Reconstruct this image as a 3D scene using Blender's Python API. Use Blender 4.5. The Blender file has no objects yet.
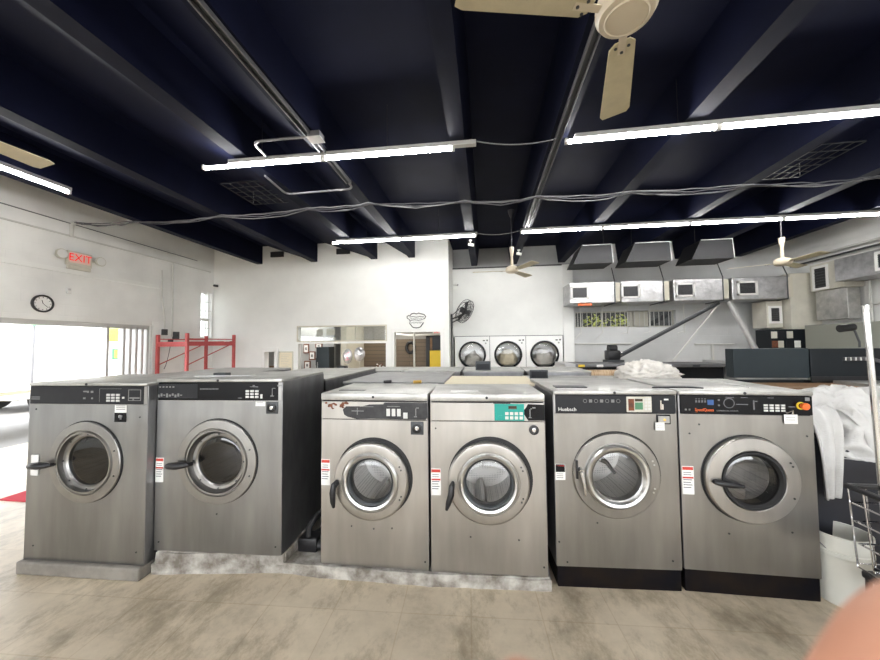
import bpy, bmesh, math, random
from mathutils import Vector, Matrix, noise
random.seed(7)
PI = math.pi
sc = bpy.context.scene
COL = sc.collection
R = math.radians

# ---------------------------------------------------------------- materials
def nodes_of(m):
    m.use_nodes = True
    nt = m.node_tree
    return nt, nt.nodes['Principled BSDF']

def mat(name, col, rough=.5, metal=0., var=0., vscale=3., bump=0., bscale=40., stretch=(1, 1, 1), col2=None, spec=.5, coat=0.):
    m = bpy.data.materials.new(name)
    nt, b = nodes_of(m)
    b.inputs['Base Color'].default_value = (*col, 1)
    b.inputs['Roughness'].default_value = rough
    b.inputs['Metallic'].default_value = metal
    b.inputs['Specular IOR Level'].default_value = spec
    b.inputs['Coat Weight'].default_value = coat
    L = nt.links
    tc = nt.nodes.new('ShaderNodeTexCoord')
    mp = nt.nodes.new('ShaderNodeMapping'); mp.inputs['Scale'].default_value = stretch
    L.new(tc.outputs['Object'], mp.inputs['Vector'])
    if var or col2:
        n = nt.nodes.new('ShaderNodeTexNoise'); n.inputs['Scale'].default_value = vscale
        n.inputs['Detail'].default_value = 6; n.inputs['Roughness'].default_value = .6
        L.new(mp.outputs[0], n.inputs['Vector'])
        rp = nt.nodes.new('ShaderNodeValToRGB')
        c2 = col2 or tuple(c * (1 - var) for c in col)
        rp.color_ramp.elements[0].position = .35; rp.color_ramp.elements[1].position = .65
        rp.color_ramp.elements[0].color = (*c2, 1); rp.color_ramp.elements[1].color = (*col, 1)
        L.new(n.outputs['Fac'], rp.inputs['Fac']); L.new(rp.outputs['Color'], b.inputs['Base Color'])
    if bump:
        n2 = nt.nodes.new('ShaderNodeTexNoise'); n2.inputs['Scale'].default_value = bscale
        n2.inputs['Detail'].default_value = 4
        L.new(mp.outputs[0], n2.inputs['Vector'])
        bp = nt.nodes.new('ShaderNodeBump'); bp.inputs['Strength'].default_value = bump; bp.inputs['Distance'].default_value = .01
        L.new(n2.outputs['Fac'], bp.inputs['Height']); L.new(bp.outputs['Normal'], b.inputs['Normal'])
    return m

def steel(name, col, rough=.3, smudge=.25, scale=1.):
    """brushed stainless: fine vertical brush lines, soft smudges and a gentle oil-canning"""
    m = bpy.data.materials.new(name)
    nt, b = nodes_of(m); L = nt.links; N = nt.nodes.new
    b.inputs['Metallic'].default_value = 1
    tc = N('ShaderNodeTexCoord')
    mp = N('ShaderNodeMapping'); mp.inputs['Scale'].default_value = (110, 110, 1.5)
    L.new(tc.outputs['Object'], mp.inputs['Vector'])
    fine = N('ShaderNodeTexNoise'); fine.inputs['Scale'].default_value = 1.; fine.inputs['Detail'].default_value = 3
    L.new(mp.outputs[0], fine.inputs['Vector'])
    mp2 = N('ShaderNodeMapping'); mp2.inputs['Scale'].default_value = (6.5 * scale, 6.5 * scale, 1.1 * scale)
    L.new(tc.outputs['Object'], mp2.inputs['Vector'])
    sm = N('ShaderNodeTexNoise'); sm.inputs['Scale'].default_value = 1.; sm.inputs['Detail'].default_value = 4; sm.inputs['Roughness'].default_value = .5
    L.new(mp2.outputs[0], sm.inputs['Vector'])
    rp = N('ShaderNodeValToRGB')
    rp.color_ramp.elements[0].position = .2; rp.color_ramp.elements[1].position = .8
    rp.color_ramp.elements[0].color = (*[c * (1 - smudge) for c in col], 1); rp.color_ramp.elements[1].color = (*col, 1)
    L.new(sm.outputs['Fac'], rp.inputs['Fac']); L.new(rp.outputs['Color'], b.inputs['Base Color'])
    mr = N('ShaderNodeMapRange'); mr.inputs['To Min'].default_value = max(.285, rough); mr.inputs['To Max'].default_value = rough + .14
    L.new(sm.outputs['Fac'], mr.inputs['Value']); L.new(mr.outputs[0], b.inputs['Roughness'])
    b.inputs['Anisotropic'].default_value = .5
    bp = N('ShaderNodeBump'); bp.inputs['Strength'].default_value = .02; bp.inputs['Distance'].default_value = .001
    L.new(fine.outputs['Fac'], bp.inputs['Height'])
    big = N('ShaderNodeTexNoise'); big.inputs['Scale'].default_value = 2.6; big.inputs['Detail'].default_value = 1
    L.new(tc.outputs['Object'], big.inputs['Vector'])
    bp2 = N('ShaderNodeBump'); bp2.inputs['Strength'].default_value = .22; bp2.inputs['Distance'].default_value = .03
    L.new(big.outputs['Fac'], bp2.inputs['Height']); L.new(bp.outputs['Normal'], bp2.inputs['Normal'])
    L.new(bp2.outputs['Normal'], b.inputs['Normal'])
    return m

def glass(name, tint, mixv=.12, rough=.02):
    """thin door glass: clear transmission with a glossy coat that grows at grazing angles"""
    m = bpy.data.materials.new(name); m.use_nodes = True
    nt = m.node_tree; nt.nodes.clear(); N = nt.nodes.new; L = nt.links
    out = N('ShaderNodeOutputMaterial'); mx = N('ShaderNodeMixShader')
    tr = N('ShaderNodeBsdfTransparent'); tr.inputs[0].default_value = (*tint, 1)
    gl = N('ShaderNodeBsdfGlossy'); gl.inputs['Roughness'].default_value = rough
    lw = N('ShaderNodeLayerWeight'); lw.inputs['Blend'].default_value = .35
    mr = N('ShaderNodeMapRange'); mr.inputs['To Min'].default_value = mixv; mr.inputs['To Max'].default_value = .45
    L.new(lw.outputs['Fresnel'], mr.inputs['Value']); L.new(mr.outputs[0], mx.inputs[0])
    L.new(tr.outputs[0], mx.inputs[1]); L.new(gl.outputs[0], mx.inputs[2]); L.new(mx.outputs[0], out.inputs[0])
    return m

def emis(name, col, strength):
    m = bpy.data.materials.new(name)
    nt, b = nodes_of(m)
    b.inputs['Base Color'].default_value = (*col, 1)
    b.inputs['Emission Color'].default_value = (*col, 1)
    b.inputs['Emission Strength'].default_value = strength
    return m

def perforated(name, col, dark, rough=.35):
    m = bpy.data.materials.new(name)
    nt, b = nodes_of(m); L = nt.links; N = nt.nodes.new
    b.inputs['Metallic'].default_value = 1; b.inputs['Roughness'].default_value = rough
    tc = N('ShaderNodeTexCoord')
    vo = N('ShaderNodeTexVoronoi'); vo.inputs['Scale'].default_value = 75; vo.inputs['Randomness'].default_value = .1
    L.new(tc.outputs['Object'], vo.inputs['Vector'])
    rp = N('ShaderNodeValToRGB'); rp.color_ramp.elements[0].position = .26; rp.color_ramp.elements[1].position = .32
    rp.color_ramp.elements[0].color = (*dark, 1); rp.color_ramp.elements[1].color = (*col, 1)
    L.new(vo.outputs['Distance'], rp.inputs['Fac']); L.new(rp.outputs['Color'], b.inputs['Base Color'])
    return m

def floor_mat():
    m = bpy.data.materials.new('floor_concrete')
    nt, b = nodes_of(m); L = nt.links; N = nt.nodes.new
    tc = N('ShaderNodeTexCoord')
    n = N('ShaderNodeTexNoise'); n.inputs['Scale'].default_value = 1.6; n.inputs['Detail'].default_value = 9; n.inputs['Roughness'].default_value = .68
    L.new(tc.outputs['Object'], n.inputs['Vector'])
    rp = N('ShaderNodeValToRGB')
    e = rp.color_ramp.elements
    e[0].position = .30; e[0].color = (.33, .28, .205, 1); e[1].position = .68; e[1].color = (.74, .64, .49, 1)
    e2 = e.new(.48); e2.color = (.60, .51, .385, 1)
    L.new(n.outputs['Fac'], rp.inputs['Fac'])
    mp = N('ShaderNodeMapping'); mp.inputs['Scale'].default_value = (1.6, .9, 1); mp.inputs['Rotation'].default_value = (0, 0, .6)
    L.new(tc.outputs['Object'], mp.inputs['Vector'])
    sc_ = N('ShaderNodeTexNoise'); sc_.inputs['Scale'].default_value = 1.6; sc_.inputs['Detail'].default_value = 8; sc_.inputs['Roughness'].default_value = .75
    L.new(mp.outputs[0], sc_.inputs['Vector'])
    r2 = N('ShaderNodeValToRGB'); r2.color_ramp.elements[0].position = .40; r2.color_ramp.elements[1].position = .52
    r2.color_ramp.elements[0].color = (.66, .64, .60, 1); r2.color_ramp.elements[1].color = (1, 1, 1, 1)
    L.new(sc_.outputs['Fac'], r2.inputs['Fac'])
    mx = N('ShaderNodeMix'); mx.data_type = 'RGBA'; mx.blend_type = 'MULTIPLY'; mx.inputs[0].default_value = 1
    L.new(rp.outputs['Color'], mx.inputs[6]); L.new(r2.outputs['Color'], mx.inputs[7])
    br = N('ShaderNodeTexBrick'); br.offset = 0; br.inputs['Scale'].default_value = 1
    br.inputs['Brick Width'].default_value = .42; br.inputs['Row Height'].default_value = .42
    br.inputs['Mortar Size'].default_value = .004; br.inputs['Mortar Smooth'].default_value = .3
    br.inputs['Color1'].default_value = (1, 1, 1, 1); br.inputs['Color2'].default_value = (.93, .93, .93, 1); br.inputs['Mortar'].default_value = (.82, .78, .73, 1)
    mp3 = N('ShaderNodeMapping'); mp3.inputs['Rotation'].default_value = (0, 0, -.05)
    L.new(tc.outputs['Object'], mp3.inputs['Vector']); L.new(mp3.outputs[0], br.inputs['Vector'])
    mx2 = N('ShaderNodeMix'); mx2.data_type = 'RGBA'; mx2.blend_type = 'MULTIPLY'; mx2.inputs[0].default_value = .8
    L.new(mx.outputs[2], mx2.inputs[6]); L.new(br.outputs['Color'], mx2.inputs[7])
    L.new(mx2.outputs[2], b.inputs['Base Color'])
    mr = N('ShaderNodeMapRange'); mr.inputs['To Min'].default_value = .32; mr.inputs['To Max'].default_value = .6
    L.new(sc_.outputs['Fac'], mr.inputs['Value']); L.new(mr.outputs[0], b.inputs['Roughness'])
    bp = N('ShaderNodeBump'); bp.inputs['Strength'].default_value = .12; bp.inputs['Distance'].default_value = .01
    L.new(sc_.outputs['Fac'], bp.inputs['Height']); L.new(bp.outputs['Normal'], b.inputs['Normal'])
    return m

def block_mat(name, col, axis='X'):
    """painted concrete block"""
    m = bpy.data.materials.new(name)
    nt, b = nodes_of(m); L = nt.links; N = nt.nodes.new
    b.inputs['Roughness'].default_value = .6
    tc = N('ShaderNodeTexCoord')
    mp = N('ShaderNodeMapping')
    mp.inputs['Rotation'].default_value = (R(90), 0, 0) if axis == 'X' else (R(90), 0, R(90))
    L.new(tc.outputs['Object'], mp.inputs['Vector'])
    sp = N('ShaderNodeSeparateXYZ'); L.new(tc.outputs['Object'], sp.inputs[0])
    cb = N('ShaderNodeCombineXYZ')
    L.new(sp.outputs['X' if axis == 'X' else 'Y'], cb.inputs['X']); L.new(sp.outputs['Z'], cb.inputs['Y'])
    br = N('ShaderNodeTexBrick'); br.inputs['Scale'].default_value = 1
    br.inputs['Brick Width'].default_value = .4; br.inputs['Row Height'].default_value = .2; br.inputs['Mortar Size'].default_value = .006
    br.inputs['Mortar Smooth'].default_value = .6
    L.new(cb.outputs[0], br.inputs['Vector'])
    n = N('ShaderNodeTexNoise'); n.inputs['Scale'].default_value = 1.2; n.inputs['Detail'].default_value = 8
    L.new(tc.outputs['Object'], n.inputs['Vector'])
    rp = N('ShaderNodeValToRGB'); rp.color_ramp.elements[0].position = .3; rp.color_ramp.elements[1].position = .65
    rp.color_ramp.elements[0].color = (*[c * .84 for c in col], 1); rp.color_ramp.elements[1].color = (*col, 1)
    L.new(n.outputs['Fac'], rp.inputs['Fac']); L.new(rp.outputs['Color'], b.inputs['Base Color'])
    bp = N('ShaderNodeBump'); bp.inputs['Strength'].default_value = .35; bp.inputs['Distance'].default_value = .006; bp.invert = True
    L.new(br.outputs['Fac'], bp.inputs['Height']); L.new(bp.outputs['Normal'], b.inputs['Normal'])
    return m

def plank_mat(name, c1, c2, row=.12):
    m = bpy.data.materials.new(name)
    nt, b = nodes_of(m); L = nt.links; N = nt.nodes.new
    b.inputs['Roughness'].default_value = .6
    tc = N('ShaderNodeTexCoord'); sp = N('ShaderNodeSeparateXYZ'); L.new(tc.outputs['Object'], sp.inputs[0])
    cb = N('ShaderNodeCombineXYZ'); L.new(sp.outputs['X'], cb.inputs['X']); L.new(sp.outputs['Z'], cb.inputs['Y'])
    br = N('ShaderNodeTexBrick'); br.inputs['Scale'].default_value = 1
    br.inputs['Brick Width'].default_value = 1.6; br.inputs['Row Height'].default_value = row; br.inputs['Mortar Size'].default_value = .006
    br.inputs['Color1'].default_value = (*c1, 1); br.inputs['Color2'].default_value = (*c2, 1); br.inputs['Mortar'].default_value = (*[c * .4 for c in c1], 1)
    L.new(cb.outputs[0], br.inputs['Vector']); L.new(br.outputs['Color'], b.inputs['Base Color'])
    return m

M = {}
M['floor'] = floor_mat()
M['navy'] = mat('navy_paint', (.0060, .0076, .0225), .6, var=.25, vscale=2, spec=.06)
M['navy_lit'] = mat('navy_lit_underside', (.0085, .0104, .0240), .6, var=.3, vscale=3, spec=.08)  # lighter copy of navy: light on the beam undersides put into the colour
M['white_wall'] = mat('white_wall_paint', (.85, .86, .835), .55, var=.07, vscale=1.2, bump=.05, bscale=60)
M['block_y'] = block_mat('painted_block_side', (.86, .865, .845), 'Y')
M['block_x'] = block_mat('painted_block_back', (.66, .67, .67), 'X')
M['grey_wall'] = mat('grey_wall_paint', (.42, .43, .43), .6, var=.1)
M['steel_a'] = steel('brushed_steel_dim', (.41, .415, .415), .25, .42)
M['steel_b'] = steel('brushed_steel_warm', (.58, .565, .54), .27, .38)
M['steel_c'] = steel('brushed_steel_brown', (.42, .41, .39), .25, .42)
M['steel_ring'] = mat('spun_steel_ring', (.38, .375, .365), .33, 1, var=.15, vscale=8)
M['steel_bright'] = mat('polished_steel_bezel', (.60, .60, .59), .28, 1)
M['steel_top'] = mat('dusty_steel_top', (.55, .545, .52), .36, .6, var=.35, vscale=6)
M['steel_side'] = mat('dark_steel_side', (.36, .36, .37), .34, .9, var=.35, vscale=5, stretch=(1, 1, .4))
M['chrome'] = mat('chrome', (.75, .75, .76), .12, 1)
M['panel_grey'] = mat('panel_charcoal', (.018, .019, .023), .3, var=.2, vscale=9, spec=.25)
M['panel_black'] = mat('panel_black', (.004, .0045, .0065), .25, var=.2, vscale=9, spec=.22)
M['panel_worn'] = mat('panel_black_worn', (.006, .0065, .009), .35, col2=(.03, .03, .032), vscale=14)
M['black'] = mat('black_plastic', (.012, .012, .014), .4)
M['rubber'] = mat('dark_rubber', (.010, .010, .011), .6)
M['dgrey'] = mat('dark_grey_metal', (.06, .065, .07), .45, .3)
M['key'] = mat('pale_keys', (.62, .62, .60), .4)
M['glyph'] = mat('pale_print', (.20, .20, .20), .5)
M['white'] = mat('white_plastic', (.78, .78, .76), .4)
M['paper'] = mat('white_paper', (.82, .82, .80), .7)
M['red'] = mat('red_print', (.55, .045, .03), .5)
M['redpaint'] = mat('red_rack_paint', (.52, .085, .085), .5, var=.2)
M['ink'] = mat('grey_ink', (.15, .15, .16), .6)
M['yellow'] = mat('yellow_print', (.85, .62, .05), .5)
M['orange'] = mat('orange_plastic', (.85, .16, .03), .4)
M['teal'] = mat('teal_keypad', (.0, .30, .25), .4)
M['blue'] = mat('blue_print', (.03, .10, .30), .4)
M['green'] = mat('green_lcd', (.06, .20, .10), .4)
M['lcd'] = mat('dark_lcd', (.05, .035, .02), .25)
M['rust'] = mat('rust_patch', (.22, .07, .03), .8, col2=(.10, .045, .03), vscale=30)
M['navy_base'] = mat('black_painted_base', (.0035, .0035, .006), .4, spec=.12, col2=(.012, .008, .006), vscale=5)
M['plinth'] = mat('worn_concrete', (.52, .50, .46), .85, col2=(.17, .15, .125), vscale=8, bump=.5, bscale=25)
M['plinth2'] = mat('worn_concrete_tan', (.27, .25, .22), .8, col2=(.17, .155, .135), vscale=5, bump=.4, bscale=25)
M['drum'] = perforated('perforated_drum', (.84, .83, .82), (.36, .36, .36), .45)
M['drum_dark'] = perforated('perforated_drum_dark', (.13, .15, .185), (.06, .065, .075))
M['glass_dark'] = glass('smoky_door_glass', (.24, .29, .36), .07)
M['glass_clear'] = glass('clear_door_glass', (.88, .88, .87), .05)
M['glass_mid'] = glass('grey_door_glass', (.55, .55, .55), .10)
M['pane'] = glass('window_pane', (.93, .95, .95), .05)
M['tube'] = emis('lit_tube', (1.0, .985, .965), 44.)
M['fixture'] = mat('grey_fixture_metal', (.55, .55, .55), .4, .3)
M['fan'] = mat('cream_fan_paint', (.56, .50, .34), .45, var=.12, vscale=10)
M['fan_hub'] = mat('cream_fan_hub', (.62, .55, .43), .4)
M['conduit'] = mat('galvanised_conduit', (.17, .17, .18), .4, .6)
M['conduit_white'] = mat('painted_conduit', (.62, .62, .59), .5)
M['cable'] = mat('grey_cable', (.07, .07, .085), .5)
M['foil'] = mat('foil_duct_wrap', (.56, .56, .57), .38, .85, bump=.9, bscale=11, var=.3, vscale=7)
M['beige'] = mat('beige_panel', (.60, .57, .47), .55, var=.1)
M['cream'] = mat('cream_board', (.78, .70, .52), .6, var=.06)
M['ivory'] = mat('ivory_metal', (.62, .60, .52), .5, var=.12, vscale=4)
M['lid_grey'] = mat('lid_grey_paint', (.27, .27, .265), .5, .2, var=.25, vscale=7)
M['enamel'] = mat('white_enamel', (.90, .90, .885), .3)
M['hood'] = mat('hood_dark_paint', (.009, .0095, .012), .5, .2, var=.2)
M['tealdark'] = mat('slate_enamel', (.024, .034, .040), .4, var=.15, spec=.25)
M['tealdark2'] = mat('slate_enamel_dark', (.010, .014, .018), .4, var=.15, spec=.25)
M['greengrey'] = mat('sage_grey_paint', (.30, .31, .27), .6)
M['brass'] = mat('brass', (.75, .48, .12), .3, 1)
M['wood'] = mat('brown_wood', (.25, .14, .07), .55, var=.35, vscale=6, stretch=(1, 8, 8))
M['office_grey'] = mat('office_grey_paint', (.30, .29, .27), .6, var=.1)
M['brown'] = plank_mat('brown_planks', (.165, .125, .085), (.135, .10, .07))
M['towel'] = mat('white_towelling', (.64, .635, .62), .9, var=.06, vscale=20, bump=.5, bscale=160)
M['linen'] = mat('off_white_linen', (.74, .71, .66), .9, var=.08, vscale=14, bump=.3, bscale=90)
M['roll'] = mat('tan_ironer_roll', (.42, .27, .15), .8, col2=(.62, .48, .33), vscale=3, stretch=(14, 1, 1))
M['bin'] = mat('dark_navy_bin', (.014, .016, .024), .5)
M['bucket'] = mat('white_bucket_plastic', (.72, .72, .66), .4, var=.08)
M['skin'] = mat('skin', (.56, .27, .175), .5, var=.1, vscale=30)
M['outside'] = mat('outside_paving', (.17, .165, .16), .8, var=.2, vscale=1)
M['bldg'] = mat('outside_white_wall', (.85, .85, .83), .8)
M['leaf'] = mat('yellow_green_leaf', (.62, .66, .10), .6, var=.3, vscale=9)
M['van_yellow'] = mat('van_yellow', (.80, .70, .06), .5)
M['van_green'] = mat('van_green', (.06, .36, .12), .5)
M['redlit'] = emis('lit_red_letters', (.9, .02, .02), .35)
M['signface'] = mat('sign_face', (.80, .56, .50), .4)  # pinkish glow around the letters is put into the face colour
M['balloon'] = mat('foil_balloon', (.72, .70, .70), .22, .7)
M['pink'] = mat('balloon_print', (.62, .16, .22), .3, .3)
M['redmat'] = mat('red_mat', (.55, .03, .05), .9)

# ---------------------------------------------------------------- mesh builder
class MB:
    def __init__(self, *mats):
        self.bm = bmesh.new(); self.mats = list(mats); self.sm = set()
    def mi(self, m):
        if m is None: return 0
        if m not in self.mats: self.mats.append(m)
        return self.mats.index(m)
    def face(self, vs, mi=0, smooth=False):
        try:
            f = self.bm.faces.new(vs); f.material_index = mi; f.smooth = smooth
            return f
        except ValueError:
            return None
    def box(self, a, b, m=None, bev=0., seg=2):
        mi = self.mi(m); bm = self.bm
        x0, y0, z0 = [min(a[i], b[i]) for i in range(3)]; x1, y1, z1 = [max(a[i], b[i]) for i in range(3)]
        v = [bm.verts.new(p) for p in ((x0, y0, z0), (x1, y0, z0), (x1, y1, z0), (x0, y1, z0), (x0, y0, z1), (x1, y0, z1), (x1, y1, z1), (x0, y1, z1))]
        fs = [self.face([v[i] for i in q], mi) for q in ((3, 2, 1, 0), (4, 5, 6, 7), (0, 1, 5, 4), (1, 2, 6, 5), (2, 3, 7, 6), (3, 0, 4, 7))]
        if bev > 0:
            es = list({e for f in fs for e in f.edges})
            r = bmesh.ops.bevel(bm, geom=es, offset=bev, segments=seg, affect='EDGES', profile=.5)
            for f in r['faces']: f.material_index = mi
        return self
    def prism(self, pts, axis, a, b, m=None):
        """polygon pts (2D) extruded along axis from a to b"""
        mi = self.mi(m)
        def P(p, t):
            return {'X': (t, p[0], p[1]), 'Y': (p[0], t, p[1]), 'Z': (p[0], p[1], t)}[axis]
        v0 = [self.bm.verts.new(P(p, a)) for p in pts]; v1 = [self.bm.verts.new(P(p, b)) for p in pts]
        n = len(pts)
        self.face(v0[::-1], mi); self.face(v1, mi)
        for i in range(n): self.face([v0[i], v0[(i + 1) % n], v1[(i + 1) % n], v1[i]], mi)
        return self
    def tube(self, pts, r, m=None, n=8, caps=True):
        mi = self.mi(m); pts = [Vector(p) for p in pts]
        rr = r if isinstance(r, (list, tuple)) else [r] * len(pts)
        rings = []; prev = None
        for i, p in enumerate(pts):
            d = (pts[min(i + 1, len(pts) - 1)] - pts[max(i - 1, 0)]).normalized()
            if prev is None:
                u = d.orthogonal().normalized()
            else:
                u = (prev - d * prev.dot(d)); u = u.normalized() if u.length > 1e-6 else d.orthogonal().normalized()
            prev = u; w = d.cross(u)
            rings.append([self.bm.verts.new(p + (u * math.cos(2 * PI * k / n) + w * math.sin(2 * PI * k / n)) * rr[i]) for k in range(n)])
        for a, b in zip(rings, rings[1:]):
            for k in range(n): self.face([a[k], a[(k + 1) % n], b[(k + 1) % n], b[k]], mi, True)
        if caps:
            self.face(rings[0][::-1], mi); self.face(rings[-1], mi)
        return self
    def lathe(self, prof, c=(0, 0, 0), axis='Z', n=40, m=None, close=False, smooth=True):
        """prof: (radius, offset along axis)"""
        mi = self.mi(m); c = Vector(c); rings = []
        def P(r, t, a):
            x, y = r * math.cos(a), r * math.sin(a)
            return c + Vector({'Z': (x, y, t), 'Y': (x, t, y), 'X': (t, x, y)}[axis])
        for r, t in prof:
            if r < 1e-6: rings.append([self.bm.verts.new(P(0, t, 0))])
            else: rings.append([self.bm.verts.new(P(r, t, 2 * PI * k / n)) for k in range(n)])
        seq = list(zip(rings, rings[1:])) + ([(rings[-1], rings[0])] if close else [])
        for a, b in seq:
            for k in range(n):
                k2 = (k + 1) % n
                if len(a) == 1 and len(b) == 1: continue
                if len(a) == 1: self.face([a[0], b[k2], b[k]], mi, smooth)
                elif len(b) == 1: self.face([a[k], a[k2], b[0]], mi, smooth)
                else: self.face([a[k], a[k2], b[k2], b[k]], mi, smooth)
        return self
    def holed(self, x0, x1, z0, z1, y, cx, cz, r, m=None, n=48):
        """front sheet in the XZ plane with a round hole"""
        mi = self.mi(m)
        ang = [2 * PI * k / n for k in range(n)] + [math.atan2(b - cz, a - cx) % (2 * PI) for a in (x0, x1) for b in (z0, z1)]
        ang = sorted(set(ang)); inn = []; out = []
        for a in ang:
            ca, sa = math.cos(a), math.sin(a)
            t = min([(x1 - cx) / ca if ca > 1e-9 else 1e9, (x0 - cx) / ca if ca < -1e-9 else 1e9,
                     (z1 - cz) / sa if sa > 1e-9 else 1e9, (z0 - cz) / sa if sa < -1e-9 else 1e9])
            inn.append(self.bm.verts.new((cx + r * ca, y, cz + r * sa))); out.append(self.bm.verts.new((cx + t * ca, y, cz + t * sa)))
        k = len(ang)
        for i in range(k):
            j = (i + 1) % k
            self.face([inn[i], out[i], out[j], inn[j]], mi)
        return self
    def xform(self, mtx):
        bmesh.ops.transform(self.bm, matrix=mtx, verts=self.bm.verts); return self
    def build(self, name, m=None, parent=None, fix=True):
        if m is not None and not self.mats: self.mats = [m]
        if fix: bmesh.ops.recalc_face_normals(self.bm, faces=self.bm.faces)
        me = bpy.data.meshes.new(name); self.bm.to_mesh(me); self.bm.free()
        if any(p.use_smooth for p in me.polygons): me.set_sharp_from_angle(angle=R(32))
        for k in (self.mats or [m]):
            if k: me.materials.append(k)
        o = bpy.data.objects.new(name, me); COL.objects.link(o)
        if parent: o.parent = parent
        return o

def tag(o, label=None, cat=None, group=None, kind=None):
    if label: o['label'] = label
    if cat: o['category'] = cat
    if group: o['group'] = group
    if kind: o['kind'] = kind
    return o
def thing(name, label, cat, loc=(0, 0, 0), rz=0., group=None):
    o = bpy.data.objects.new(name, None); COL.objects.link(o)
    o.empty_display_size = .1
    o.location = loc; o.rotation_euler = (0, 0, rz)
    return tag(o, label, cat, group)
def struct(name, mb, m=None, label=None):
    o = mb.build(name, m); o['kind'] = 'structure'
    if label: o['label'] = label
    return o
def dup(root, loc=None, rz=None, label=None, group=None, **over):
    r = root.copy(); COL.objects.link(r)
    if loc is not None: r.location = loc
    if rz is not None: r.rotation_euler = (0, 0, rz)
    if label: r['label'] = label
    if group: r['group'] = group
    for ch in list(root.children):
        c = ch.copy(); COL.objects.link(c); c.parent = r
        for g in list(ch.children):
            d = g.copy(); COL.objects.link(d); d.parent = c
    return r
def text(name, s, size, loc, rot, m, parent=None, ext=.001, align='CENTER', sx=1.):
    cu = bpy.data.curves.new(name, 'FONT'); cu.body = s; cu.size = size; cu.extrude = ext
    cu.align_x = align; cu.align_y = 'CENTER'
    t = bpy.data.objects.new(name + '_tmp', cu); COL.objects.link(t)
    dg = bpy.context.evaluated_depsgraph_get(); dg.update()
    me = bpy.data.meshes.new_from_object(t.evaluated_get(dg))
    bpy.data.objects.remove(t)
    me.materials.clear(); me.materials.append(m)
    o = bpy.data.objects.new(name, me); COL.objects.link(o)
    o.location = loc; o.rotation_euler = rot; o.scale = (sx, 1, 1)
    if parent: o.parent = parent
    return o
def arc(c, r, a0, a1, n, plane='XY', z=0):
    return [(c[0] + r * math.cos(a0 + (a1 - a0) * i / n), c[1] + r * math.sin(a0 + (a1 - a0) * i / n), z) for i in range(n + 1)]

# ---------------------------------------------------------------- setting
XL, XR, YF, ZC = -7.55, 7.8, -5.2, 4.38
struct('floor', MB(M['floor']).box((XL - .25, YF, -.12), (XR + .25, 11.0, 0)))
struct('ground_outside', MB(M['outside']).box((-60, -40, -.3), (60, 60, -.13)))
struct('ceiling', MB(M['navy']).box((XL - .3, YF - .2, ZC), (XR + .3, 11.1, ZC + .2)))

def wall_cells(mb, u0, u1, z0, z1, holes, put):
    us = sorted({u0, u1, *[h[0] for h in holes], *[h[1] for h in holes]}); zs = sorted({z0, z1, *[h[2] for h in holes], *[h[3] for h in holes]})
    for a, b in zip(us, us[1:]):
        for c, d in zip(zs, zs[1:]):
            if any(h[0] <= a + 1e-6 and b <= h[1] + 1e-6 and h[2] <= c + 1e-6 and d <= h[3] + 1e-6 for h in holes): continue
            put(mb, a, b, c, d)
# left wall with the wide shop opening and the small barred window
w = MB(M['block_y'])
wall_cells(w, YF, 11.0, 0, ZC, [(.6, 6.84, 0, 2.11), (8.18, 8.55, 1.87, 3.10)], lambda mb, a, b, c, d: mb.box((XL - .25, a, c), (XL, b, d)))
struct('wall_left', w)
struct('trim_1', MB(M['white_wall']).box((XL, .4, 2.98), (XL + .035, 6.95, 3.06)), None, 'ledge along the left wall above the opening')
w = MB(M['block_y']); w.box((XR, YF, 0), (XR + .25, 11.0, ZC)); struct('wall_right', w)
w = MB(M['white_wall'])
wall_cells(w, XL - .25, XR + .25, 0, ZC, [(-6.8, -.5, .8, 2.7), (.0, 7.0, .8, 2.7)], lambda mb, a, b, c, d: mb.box((a, YF - .2, c), (b, YF, d)))
struct('wall_front', w)
OY = 8.6
w = MB(M['white_wall'])
wall_cells(w, XL, -.9, 0, ZC, [(-5.0, -2.56, 1.75, 2.12), (-5.0, -2.56, .9, 1.67), (-2.33, -1.12, 0, 1.945), (-5.96, -5.67, .95, 1.46)],
           lambda mb, a, b, c, d: mb.box((a, OY, c), (b, OY + .16, d)))
w.box((-1.06, OY + .16, 0), (-.9, 10.9, ZC))
struct('wall_office', w)
struct('wall_rear', MB(M['grey_wall']).box((XL, 10.9, 0), (2.42, 11.1, ZC)))
BY = 9.95
w = MB(M['block_x'])
wall_cells(w, 2.42, XR, 0, ZC, [(2.52, 5.14, 2.05, 2.50)], lambda mb, a, b, c, d: mb.box((a, BY, c), (b, BY + .25, d)))
struct('wall_back', w)
# dryer bulkhead
w = MB(M['white_wall'])
w.box((-.9, 9.72, 1.84), (2.14, 9.84, 3.80)); w.box((2.14, 9.68, 0), (2.42, 9.95, 3.80))
w.box((-.9, 9.82, 3.80), (2.42, 9.9, ZC), M['grey_wall'])
struct('wall_dryers', w)
struct('trim_2', MB(M['dgrey']).box((-.9, 9.70, 3.78), (2.42, 9.73, 3.815)))
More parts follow.
